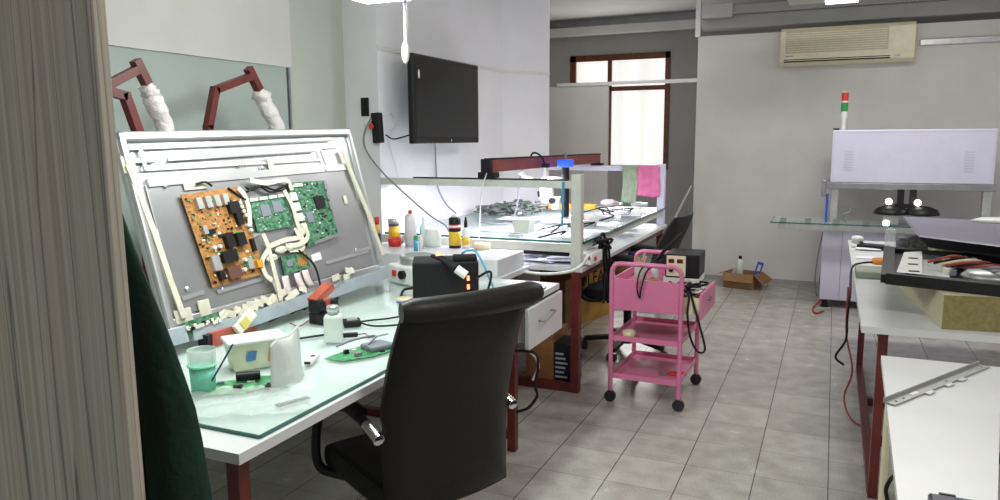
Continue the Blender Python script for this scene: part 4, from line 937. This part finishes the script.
def letters(t, L2, dp, h):
    cu = bpy.data.curves.new('lettering', 'FONT'); cu.body = 'IOLFA'; cu.size = .16; cu.extrude = .001
    tmp = bpy.data.objects.new('tmp', cu); COL.objects.link(tmp); bpy.context.view_layer.update()
    me = bpy.data.meshes.new_from_object(tmp.evaluated_get(bpy.context.evaluated_depsgraph_get())); bpy.data.objects.remove(tmp)
    me.materials.clear(); me.materials.append(M['blackm'])
    o = bpy.data.objects.new('lettering', me); COL.objects.link(o); o.parent = t; o.rotation_euler = (PI/2,0,0); o.location = (.0,-.002,h*.60)
carton('ochre_carton', 'large ochre carton with dark lettering under the middle bench', 575, 326, 612, 313, .35, .50, 'cardor', letters)
carton('ochre_carton', 'dark carton leaning behind the red leg under the middle bench', 540, 330, 563, 334, .3, .40, 'carddk', flaps)
# grey cable and black one at floor right of the chair
cord('two_tone_cable', 'white and black cord dropping behind the leather chair to the floor', 'cable', [V((-1.42,3.12,.50)), Y(532,352,3.12), Y(538,366,3.12), Y(535,384,3.12), Y(537,396,3.15), Y(528,408,3.15), Y(516,412,3.15)], .007, 'blackm')
cord('pale_cable', 'pale cord curving down beside the brown carton', 'cable', [Y(527,349,3.3), Y(536,358,3.35), Y(538,368,3.4), Y(533,380,3.4)], .008, 'cordw')
# thin dark pole leaning by the partition edge
a = Z(676,300,0)
a = Y(652,262,7.3); b = Y(692,186,7.9); d = a-b; k = (a.z-.0)/( -d.z) if d.z else 0; foot = a+d*(a.z/(-d.z))
mb = MB(); mb.cyl(foot-foot, b-foot, .012, 8); o = mb.build('pole', 'steeld'); o.location = foot; tag(o, 'thin dark pole leaning against the edge of the white partition', 'pole')
# brownish bag + blue item at partition foot
p = Z(670,280,0); mb = MB(); mb.mt(0).blob((0,0,.15), .16, .16, .16, 14, 10, .08).mt(1).blob((.02,-.03,.32), .05, .05, .09, 10, 8, .1); o = mb.build('brown_sack', ['carddk','navy']); o.location = (-1.80,7.3,0.003); tag(o, 'brown sack with navy top behind the second office chair', 'sack')

# ============================================================ CARDBOARD BOX AT THE BACK WALL
cb = Z(722,284,0); BX = thing('cardboard_box', 'open brown cardboard box on the floor by the white wall', 'box', (-.95,7.66,0), -.25)
w_, d_, h_ = .30, .26, .15
mb = MB(); mb.box((0,0,0),(w_,d_,.004)); mb.box((0,0,.004),(w_,.004,h_)); mb.box((0,d_-.004,.004),(w_,d_,h_)); mb.box((0,.004,.004),(.004,d_-.004,h_)); mb.box((w_-.004,.004,.004),(w_,d_-.004,h_)); mb.build('carton', 'card', BX)
for q in ([(0,0,h_),(w_,0,h_),(w_+.01,-.05,h_-.075),(-.01,-.05,h_-.075)], [(w_,0,h_),(w_,d_,h_),(w_+.10,d_,h_-.07),(w_+.10,0,h_-.09)], [(0,0,h_),(0,d_,h_),(-.08,d_,h_-.03),(-.08,0,h_-.03)]):
    mb = MB(); mb.add(q, [(0,1,2,3)]); mb.build('flap', 'card', BX, solid=.004)
BXM = Matrix.Translation((-.95,7.66,0)) @ Matrix.Rotation(-.25,4,'Z')
def inbox(x, y, z): return BXM @ V((x, y, z))
p = inbox(.12,.12,.006); mb = MB(); mb.smooth = True; mb.mt(0).lathe((0,0,0), [(.035,0),(.035,.24),(.02,.27),(.014,.275)], 16); mb.mt(1).lathe((0,0,.275), [(.016,0),(.016,.03)], 16); o = mb.build('clear_bottle', ['milk','blackm']); o.location = p; tag(o, 'clear bottle standing in the cardboard box', 'bottle')
p = inbox(.25,.15,.006); mb = MB(); mb.T = Matrix.Rotation(.25,4,'Y'); mb.box((-.03,-.01,0),(-.015,.01,.26)); mb.box((.015,-.01,0),(.03,.01,.26)); mb.box((-.015,-.01,.235),(.015,.01,.26)); mb.box((-.015,-.01,0.0),(.015,.01,.15)); mb.T=None; o = mb.build('hand_scraper', 'blue'); o.location = p; tag(o, 'blue plastic handle sticking out of the cardboard box', 'tool')
p = inbox(.07,.16,.006); mb = MB(); mb.blob((0,0,.09), .055, .055, .085, 14, 10, .12); o = mb.build('crumpled_bag', 'film'); o.location = p; tag(o, 'crumpled clear bag filling the cardboard box', 'bag')

# ============================================================ AIR CONDITIONER
a, b = Y(782,30,YB-.1), Y(913,61,YB-.1)
AC = thing('air_conditioner', 'cream wall air conditioner high on the end wall', 'air conditioner', ((a.x+b.x)/2,YB,(a.z+b.z)/2)); w_, h_ = (b.x-a.x), (a.z-b.z)
mb = MB(); pr_ = [(0,h_/2),(-.15,h_/2),(-.18,h_/2-.03),(-.185,-h_*.22),(-.17,-h_*.42),(-.12,-h_/2),(0,-h_/2)]
vs = [V((s*w_/2, p[0], p[1])) for s in (-1,1) for p in pr_]; n = len(pr_)
mb.add(vs, [tuple(range(n)), tuple(range(n,2*n))[::-1]]+[(i, n+i, n+(i+1) % n, (i+1) % n) for i in range(n)], False); mb.build('case', 'cream', AC)
mb = MB(); mb.box((-w_*.46,-.19,-h_*.18), (w_*.31,-.184,h_*.40), .002)
mb.build('intake_grille', 'creamgrille', AC)
mb = MB()
for k in range(9): z = -h_*.14+k*h_*.06; mb.box((-w_*.45,-.194,z), (w_*.30,-.19,z+.006))
mb.build('slat', 'cream', AC)
mb = MB(); mb.box((-w_*.47,-.178,-h_*.42), (w_*.33,-.155,-h_*.34)); mb.build('outlet_slot', 'blackm', AC)
mb = MB(); mb.box((-w_*.47,-.186,-h_*.385), (w_*.33,-.168,-h_*.365)); mb.build('louvre', 'cream', AC)
mb = MB(); mb.box((w_*.36,-.184,-h_*.38), (w_*.40,-.17,-h_*.33)); mb.box((-w_*.46,-.1875,-h_*.27), (-w_*.40,-.18,-h_*.24)); mb.build('indicator', 'steeld', AC)

# ============================================================ MACHINE AT THE BACK RIGHT
my = 7.05
MA = thing('rework_machine', 'tall lavender rework machine with hood and signal tower', 'machine', (0,my,0)); MOr = V((0,my,0))
def ma(mb, n, m): mb.v = [v-MOr for v in mb.v]; return mb.build(n, m, MA)
p = [Y(q[0], q[1], my) for q in ((833,130),(997,132),(831,185),(823,308))]
ma(MB().box((-.055,my,.07), (1.20,my+.62,.70), .006), 'cabinet', 'lavside')
mb = MB(); mb.box((.10,my-.002,.10), (.104,my,.68)); ma(mb, 'panel_seam', 'steeld')
for x, y in ((-.01,my+.04),(1.15,my+.04),(-.01,my+.58),(1.15,my+.58)):
    mb = MB(); mb.cyl((x,y,0), (x,y,.012), .035); mb.cyl((x,y,.012), (x,y,.07), .022); ma(mb, 'foot', 'black')
ma(MB().box((-.02,my-.05,1.10), (1.165,my+.58,1.54), .008), 'hood', 'lav')
mb = MB(); 
for x0_ in (.08,.95):
    for k in range(8): mb.box((x0_,my-.053,1.20+k*.022), (x0_+.07,my-.05,1.208+k*.022))
ma(mb, 'vent_slots', 'lavside')
mb = MB(); mb.box((-.005,my-.052,1.125), (-.001,my-.05,1.52)); mb.box((1.146,my-.052,1.125), (1.15,my-.05,1.52)); mb.box((-.005,my-.052,1.518), (1.15,my-.05,1.522)); ma(mb, 'hood_seam', 'lavside')
ma(MB().box((-.04,my-.055,1.045), (1.185,my+.58,1.098), .004), 'hood_rail', 'steeld')
for x in (.02,1.14): ma(MB().box((x-.03,my+.02,.70), (x+.03,my+.10,1.045), .004), 'upright', 'alu')
ma(MB().box((-.085,my-.04,.98), (-.045,my+.04,1.12), .008), 'end_cap', 'steeld')
ma(MB().cyl((-.035,my-.01,.75), (-.035,my-.01,1.0), .010), 'gas_spring', 'blue')
mb = MB(); mb.mt(0).box((-.47,my-.20,.752), (1.3,my+.30,.760)); mb.mt(1).box((-.47,my-.206,.751), (1.3,my-.20,.761)).box((-.476,my-.206,.751), (-.47,my+.30,.761)); ma(mb, 'glass_plate', ['glass','glassedge'])
mb = MB(); mb.box((-.41,my-.18,.70), (1.25,my-.13,.75), .004); mb.box((-.42,my+.1,.71), (1.25,my+.14,.75)); ma(mb, 'plate_rail', 'alu')
for x in (-.40,-.20,.02,.25):
    ma(MB().box((x,my-.2,.761), (x+.05,my-.17,.775)), 'clip', 'steeld'); ma(MB().box((x,my-.1,.761), (x+.05,my-.08,.79)), 'clip', 'steeld')
mb = MB(); mb.tube(smoothpath([V((.12,my-.1,.77)), V((.10,my-.1,.83)), V((.15,my-.1,.86)), V((.12,my-.1,.92))], 4), .008, 6)
ma(mb, 'clamp_screw', 'steeld')
hx1, hx2 = Y(891,211,6.95).x, Y(922,211,6.95).x; xm = (hx1+hx2)/2
for x in (hx1, hx2):
    mb = MB(); mb.smooth = True; mb.lathe((x,my-.1,.85), [(.13,0),(.13,.012),(.11,.045),(.06,.065),(.03,.07)], 24); ma(mb, 'nozzle_hood', 'black')
mb = MB(); mb.box((xm-.07,my-.06,.92), (xm-.02,my-.02,1.05)); mb.box((xm+.02,my-.06,.92), (xm+.07,my-.02,1.05)); mb.box((xm-.09,my-.10,.90), (xm+.09,my-.02,.93)); ma(mb, 'heater_arm', 'black')
mb = MB(); mb.box((hx1-.06,my-.14,.762), (hx1+.06,my-.04,.85), .01); ma(mb, 'nozzle', 'alu'); mb = MB(); mb.box((hx2-.06,my-.14,.762), (hx2+.06,my-.04,.85), .01); ma(mb, 'nozzle', 'alu')
for x, z in ((Y(889,202,6.89).x,.955),(Y(918,203,6.89).x,.95),(Y(886,225,6.89).x,.775)):
    mb = MB(); mb.smooth = True; mb.lathe((x,my-.16,z), [(.005,0),(.026,.008),(.026,.03),(.012,.05)], 14, (0,1,0)); o = ma(mb, 'spot_lamp', 'ledspot')
# signal tower
sg = Y(845,127,my+.2); 
mb = MB(); mb.mt(2).cyl((.06,my+.2,1.54), (.06,my+.2,1.64), .018); mb.mt(1).cyl((.06,my+.2,1.64), (.06,my+.2,1.70), .026); mb.mt(3).cyl((.06,my+.2,1.70), (.06,my+.2,1.775), .028); mb.mt(1).cyl((.06,my+.2,1.775), (.06,my+.2,1.79), .026); mb.mt(0).cyl((.06,my+.2,1.79), (.06,my+.2,1.86), .028); mb.mt(1).cyl((.06,my+.2,1.86), (.06,my+.2,1.87), .024)
ma(mb, 'signal_tower', ['redp','whitep','whitep','greenp'])
ma(MB().box((-.02,my+.0,1.54), (.03,my+.05,1.555)), 'hood_bracket', 'black')
cord('machine_cord', 'thin grey cord hanging beside the machine cabinet', 'cable', [Y(823,232,7.2), Y(818,255,7.2), Y(815,280,7.2), Y(817,296,7.2), Y(821,280,7.2), Y(822,262,7.2)], .006, 'cordgrey')
cord('red_hose', 'red hose curling on the floor left of the machine', 'cable', [Y(822,270,7.3), Y(820,283,7.3), Y(823,294,7.2), Y(821,302,7.1)+V((0,0,.02)), Z(813,308,.01), Z(816,313,.01), Z(823,311,.01)], .009, 'cordr')

# ============================================================ RIGHT TABLES
TA = thing('right_table', 'white table with red steel legs crowded with television parts', 'table', (.7,4.5,0)); OA = V((.7,4.5,0))
def ta(mb, n, m): mb.v = [v-OA for v in mb.v]; return mb.build(n, m, TA)
ta(MB().prism([(.135,3.21),(1.9,3.30),(1.9,5.95),(.122,5.9)], .722, .75), 'tabletop', 'white')
for x, y in ((.22,3.32),(.22,5.2),(1.8,3.4),(1.8,5.8)): ta(MB().box((x-.018,y-.018,0), (x+.018,y+.018,.722)), 'leg', 'red')
mb = MB(); mb.box((.20,3.345,.0), (.24,5.175,.04)); mb.box((.245,3.45,.69), (1.775,3.49,.722)); mb.box((.20,3.345,.68), (.24,5.175,.722)); mb.box((.245,5.18,.30), (1.775,5.22,.34)); mb.box((.24,3.9,.0),(1.775,3.94,.04)); mb.box((.24,4.5,.0),(1.775,4.54,.04)); mb.box((.20,3.345,.30),(.24,5.175,.34)) if False else None
ta(mb, 'frame', 'red')
TBt = thing('side_table', 'narrow white board table in front with metal strip on it', 'table', (.3,2.2,0)); OB = V((.3,2.2,0))
def tb(mb, n, m): mb.v = [v-OB for v in mb.v]; return mb.build(n, m, TBt)
tb(MB().prism([(.183,2.79),(.53,2.79),(.325,1.62),(.155,1.55)], .728, .75), 'tabletop', 'white')
for x, y in ((.21,2.70),(.24,1.75),(.42,2.6)): tb(MB().cyl((x,y,0), (x,y,.728), .012, 10), 'leg', 'cream')
mb = MB(); mb.bar((.21,2.70,.70), (.24,1.75,.70), .02); mb.bar((.21,2.70,.70), (.42,2.6,.70), .02); tb(mb, 'frame', 'cream')
# strip
a, b = Z(889,404,.753), Z(984,366,.753); d = b-a; MS = thing('metal_strip', 'long pierced grey metal strip lying across the front board', 'strip', a, math.atan2(d.y, d.x))
mb = MB(); L2 = d.length; mb.box((0,-.017,0), (L2,.017,.003)); mb.box((0,.014,.003), (L2,.017,.014)); mb.build('strip', mat('dull_zinc',(.36,.37,.35),.45,.5,var=.06,vs=20), MS)
for f in (.05,.12,.55,.95): mb = MB(); mb.cyl((L2*f,-.004,.003), (L2*f,-.004,.0036), .004, 10); mb.build('hole', 'blackm', MS)
for f in (.28,.48,.62): MB().box((L2*f,-.030,.0), (L2*f+.04,-.017,.003)).build('tab', 'alu', MS)
MB().box((L2*.2,-.008,.003), (L2*.26,.004,.0045)).build('label', 'whitep', MS)
p = Z(950,497,.7505); mb = MB(); mb.box((-.05,-.07,0), (.05,.02,.02), .006); mb.box((-.03,.02,.0),(.0,.026,.02)); o = mb.build('black_gadget', mat('navy_black',(.012,.015,.03),.35)); o.location = (.262,1.655,.7505); tag(o, 'black gadget at the near end of the front board', 'device')
cord('table_cord', 'black cord curling beside the leg of the front board', 'cable', [V((.17,1.9,.70)), Y(890,480,1.95), Y(886,490,1.95), Y(888,503,1.95)], .005, 'blackm')
TZ = .7505
# styrofoam block + panel on top
SF = thing('styrofoam_block', 'yellowed styrofoam block under the black television frame', 'foam block', (0,0,0))
mb = MB(); q = [(.415,3.27),(1.7,3.42),(1.7,4.35),(.32,4.15)]
zt = .885; n = 4; q2 = [(x-.16 if i == 0 else (x-.02 if i == 3 else x), y+(.28 if i == 0 else 0)) for i, (x, y) in enumerate(q)]
vs = [V((x,y,TZ)) for x, y in q]+[V((q[0][0]-.0,q[0][1]+.0,zt)), V((1.7,3.42,zt)), V((1.7,4.35,zt)), V((.30,4.15,zt))]
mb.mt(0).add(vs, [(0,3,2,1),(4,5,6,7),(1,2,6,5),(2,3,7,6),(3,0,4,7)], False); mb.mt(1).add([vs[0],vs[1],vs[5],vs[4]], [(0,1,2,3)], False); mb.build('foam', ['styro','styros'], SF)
# black tv frame on the block with opened electronics
FZ = zt+.001
a = Z(887,283,FZ); 
BF = thing('opened_television', 'black television back frame with white module and wiring on the foam', 'television', (.24,3.62,FZ), 0)
fr = [Z(887,281,FZ), Z(1000,293,FZ), Z(1000,262,FZ), Z(890,255,FZ)]
x0_, y0_ = Z(888,284,FZ).x, Z(888,284,FZ).y
OFb = V((.24,3.62,FZ))
def bf(mb, n, m, lab=None):
    mb.v = [v-OFb for v in mb.v]; o = mb.build(n, m, BF)
    if lab: o['label'] = lab
    return o
P_ = lambda px, py, z=FZ: Z(px, py, z)
c1, c2, c3, c4 = P_(887,283), P_(1003,296), P_(1003,250), P_(889,253)
ext = (c2-c1)*1.6
c2b = c1+ext; c3b = c4+ext*1.1
mb = MB()
def rim(p, q, w, h): mb.bar(V((p.x,p.y,FZ+h/2)), V((q.x,q.y,FZ+h/2)), w, h)
mb.prism([(c1.x,c1.y),(c2b.x,c2b.y),(c3b.x,c3b.y),(c4.x,c4.y)], FZ, FZ+.006)
rim(c1, c2b, .06, .045); rim(c4, c3b, .04, .03); rim(c1, c4, .05, .035); bf(mb, 'rim', 'black')
mb = MB(); q = [P_(905,277,FZ+.008), P_(950,279,FZ+.008), P_(945,256,FZ+.008), P_(903,254,FZ+.008)]; mb.prism([(p.x,p.y) for p in q], FZ+.006, FZ+.012); bf(mb, 'metal_plate', 'alu')
mb = MB(); q = [P_(896,274,FZ+.03), P_(922,276,FZ+.03), P_(922,252,FZ+.03), P_(904,253,FZ+.03)]; mb.prism([(p.x,p.y) for p in q], FZ+.008, FZ+.034); bf(mb, 'white_module', 'whitep')
mb = MB()
for (u_x, v_y) in ((913,258),(913,264),(914,271)): p = P_(u_x, v_y, FZ+.036); mb.box((p.x-.02,p.y-.01,FZ+.034), (p.x+.02,p.y+.01,FZ+.037))
bf(mb, 'slot', 'blackm')
mb = MB(); p = P_(918,278,FZ+.03); mb.box((p.x-.05,p.y-.02,FZ+.03), (p.x+.05,p.y+.02,FZ+.045)); bf(mb, 'metal_cap', 'alu')
mb = MB()
for k in range(26):
    p = P_(random.uniform(938,975), random.uniform(256,272), FZ+.03); s = random.uniform(.006,.02); mb.mt(random.choice((0,0,1,2))); mb.box(p-V((s,s,.02)), p+V((s,s,.004)))
bf(mb, 'circuit_parts', ['black','chip','conn'])['kind'] = 'stuff'
for k, m in enumerate(('cordr','blackm','tape','cordr','blackm','cordr','cordgrey')):
    mb = MB()
    p0_ = P_(928+k*6, 262+k, FZ+.04); p1_ = P_(955+k*8, 256+k*2, FZ+.08); p2_ = P_(975+k*6, 262+k, FZ+.05); p3_ = P_(1002, 268+k, FZ+.04)
    mb.tube(smoothpath([p0_, p1_, p2_, p3_], 6), .006, 6); bf(mb, 'wire', m)
mb = MB(); p = P_(995,272,FZ+.05); mb.smooth = True; mb.lathe((p.x,p.y,FZ+.01), [(.10,0),(.12,.02),(.10,.04),(.05,.05)], 24); bf(mb, 'coil_ring', 'steeld')
# things left of the frame on the table
p = Z(872,273,TZ); GB = thing('green_grey_block', 'grey-green flat board stack at the table edge left of the frame', 'block', p, 0); 
a, b = Z(856,278,TZ), Z(889,280,TZ); d = b-a; GB.location = a; GB.rotation_euler.z = math.atan2(d.y, d.x)
MB().box((0,0,0), (d.length,.22,.035), .004).build('block', mat('grey_green_foam',(.30,.34,.27),.8,var=.1), GB)
OTp = Z(880,268,.79); mb = MB(); mb.smooth = True; mb.lathe((0,0,0), [(.025,0),(.042,0),(.042,.03),(.025,.03),(.025,0)], 24); o = mb.build('tape_roll', 'orange'); q = Z(880,264,.787); o.location = (q.x,q.y,.787); tag(o, 'orange tape roll on the grey-green block', 'tape')
cord('probe_cable', 'black and red cable hanging over the left edge of the right table', 'cable', [Z(878,262,.80), Z(862,263,.79), Z(852,268,.78), V((.105,3.9,.745)), V((.10,3.9,.62)), V((.10,3.95,.5)), V((.06,4.0,.40)), V((.10,4.0,.36))], .006, 'blackm')
cord('red_floor_wire', 'thin red wire running down to the floor by the table legs', 'cable', [V((.105,4.3,.70)), V((.11,4.3,.45)), V((.15,4.3,.25)), V((.12,4.35,.08)), V((.16,4.2,.01)), V((.25,4.1,.01))], .005, 'cordr')
p = Z(852,247,TZ); mb = MB(); mb.smooth = True; mb.lathe((0,0,0), [(.02,0),(.036,0),(.036,.035),(.02,.035),(.02,0)], 24, (0,.5,1)); o = mb.build('cable_reel', 'whitep'); o.location = (p.x+.03,p.y,TZ+.034); tag(o, 'white reel with black cord at the far corner of the table', 'reel')
p = Z(873,249,TZ); mb = MB().box((-.09,-.05,0),(.09,.05,.03),.006); mb.box((.09,-.03,0),(.11,.02,.02)); o = mb.build('black_pack', 'black'); o.location = p; o.rotation_euler.z = -.3; tag(o, 'flat black pack at the far left of the right table', 'device')
for k, (px, py, w_, d_) in enumerate(((866,258,.12,.10),(895,256,.10,.2),(868,250,.15,.1))):
    p = Z(px, py, TZ); mb = MB(); mb.grid(lambda u, v: V(((u-.5)*w_, (v-.5)*d_, .003+.004*math.sin(u*3)*v)), 6, 6); o = mb.build('paper_sheet', 'paper', solid=.0015); o.location = p+V((0,0,.003*k)); tag(o, 'loose sheet on the far left corner of the right table', 'paper', 'loose sheets on the right table')
p = Z(911,262,TZ); MOt = thing('motor_block', 'dark speckled block behind the white module', 'block', (p.x,4.75,TZ)); 
MB().box((-.10,-.06,0), (.07,.06,.18), .012).build('body', mat('speckled_dark',(.10,.10,.11),.6,var=.5,vs=80), MOt)
MB().box((-.16,-.03,0), (-.105,.03,.22), .015).build('clear_cover', 'film', MOt)
p = Z(855,262,TZ); 
# foam pillar and large lavender/black television lying on it
z2 = .96
pl_ = MB().box((.50,4.42,TZ), (1.5,4.8,.938), .01).build('foam_slab', 'styro'); tag(pl_, 'pale foam slab carrying the upper television', 'foam block')
UT = thing('upturned_television', 'lavender-backed television lying face down on the foam slab', 'television', (.9,4.7,z2)); OU = V((.9,4.7,z2+.002))
UT.location = OU
n1, n2, f1, f2 = Z(919,236,1.0), Z(1000,246,1.0), Z(903,216.5,1.02), Z(1000,221,1.02)
n2 = n1+(n2-n1)*3.5; f2 = f1+(f2-f1)*2.0
b1_, b2_, b3_, b4_ = n1+V((.05,.02,-.058)), n2+V((0,.02,-.058)), f2+V((0,0,-.078)), f1+V((.12,-.15,-.078))
mb = MB(); k = [b1_,b2_,b3_,b4_, n1+V((0,0,-.004)),n2+V((0,0,-.004)),f2+V((0,0,-.006)),f1+V((0,0,-.006))]
FC = [(0,3,2,1),(4,5,6,7),(0,1,5,4),(1,2,6,5),(2,3,7,6),(3,0,4,7)]
mb.add(k, FC, False); mb.v = [v-OU for v in mb.v]; mb.build('front_bezel', 'blackm', UT)
mb = MB(); k = [n1+V((0,0,-.004)),n2+V((0,0,-.004)),f2+V((0,0,-.006)),f1+V((0,0,-.006)), n1+V((.01,.02,.002)),n2+V((0,.02,.002)),f2,f1]
mb.add(k, FC, False); mb.v = [v-OU for v in mb.v]; mb.build('back_cover', mat('violet_grey_plastic',(.20,.19,.26),.4,var=.03), UT)
ztp = 1.016
p = V((.95,4.85,ztp)); mb = MB(); mb.smooth = True; mb.lathe((0,0,0), [(.16,0),(.17,.008),(.14,.022),(.04,.026)], 28); o = mb.build('white_dish', 'whitep'); o.location = p; o.scale = (1.4,.6,1); tag(o, 'flat white dish on the upturned television', 'dish')
# clutter under the right table
p = Z(925,345,0); mb = MB(); mb.T = Matrix.Rotation(.3,4,'Z'); mb.box((-.25,-.12,0),(.2,.12,.05),.01); mb.box((-.1,-.05,.05),(.25,.05,.09),.01); mb.T=None; o = mb.build('dark_bag', 'black'); o.location = (.55,4.6,.0005); tag(o, 'dark flat bag on the floor under the right table', 'bag')

# ceiling lamp above the machine
CL = thing('ceiling_light', 'fluorescent ceiling light at the top edge above the air conditioner', 'ceiling light', (-.2,6.2,ZC-.075))
q = Y(828,-2,6.6)
CL.location = (q.x, 6.6, q.z-.005)
MB().box((-.30,-.3,.015), (.30,.3,.06), .008).build('housing', 'alu', CL); MB().box((-.02,-.28,0), (.22,.28,.015)).build('tube_cover', 'lampw', CL)
mb = MB()
for x in (-.2,.2): mb.cyl((x,0,.06), (x,0,ZC-q.z), .006, 6)
mb.build('hanger', 'alu', CL)

# ============================================================ LIGHTS
def area(name, loc, rot, sx_, sy_, e, col=(1,1,1), spread=None):
    l = bpy.data.lights.new(name, 'AREA'); l.shape = 'RECTANGLE'; l.size = sx_; l.size_y = sy_; l.energy = e; l.color = col
    if spread: l.spread = spread
    o = bpy.data.objects.new(name, l); COL.objects.link(o); o.location = loc; o.rotation_euler = rot; return o
area('bench_lamp_light', (-1.60,1.9,1.985), (0,0,0), .12, 1.2, 19, (.93,1,.94))
pl0 = bpy.data.lights.new('bench_lamp_glow', 'POINT'); pl0.energy = 26; pl0.shadow_soft_size = .12; pl0.color = (.95,1,.95)
po = bpy.data.objects.new('bench_lamp_glow', pl0); COL.objects.link(po); po.location = (-1.60,2.62,1.99)
area('shelf_fill_light', (-1.95,4.16,1.20), (.25,0,0), 1.1, .03, 10, (.90,.88,1))  # fill light added above the glass shelf, its source is unseen
area('beam_fill_light', (b0+b1)/2+V((0,0,-.09)), (0,0,math.atan2(b1.y-b0.y,b1.x-b0.x)), 1.6, .04, 20, (.90,.88,1))  # light added under the beam to brighten the shelf, no fixture built
area('window_light', ((wx0+wx1)/2,YF-.06,1.8), (PI/2,0,PI), 1.2, 1.3, 22, (1,.98,.94)).rotation_euler = (-PI/2,0,0)
area('room_fill_light', (.6,1.2,2.9), (0,0,0), 1.2, .3, 42, (1,.96,.90))  # unseen fill light added overhead to lift the room brightness
area('room_fill_light', (.3,5.6,2.9), (0,0,0), 1.2, .3, 42, (1,.97,.93))  # second overhead fill light, added without a fixture
area('room_fill_light', (-2.0,7.2,2.9), (0,0,0), .3, 1.0, 9, (1,.98,.95))  # extra fill light added to brighten the partition and far wall
w = bpy.data.worlds.new('world'); S.world = w; w.use_nodes = True
w.node_tree.nodes['Background'].inputs[0].default_value = (1,.98,.96,1); w.node_tree.nodes['Background'].inputs[1].default_value = .55
S.view_settings.view_transform = 'Standard'; S.view_settings.look = 'None'; S.view_settings.exposure = 0; S.view_settings.gamma = 1
S.view_settings.use_curve_mapping = False
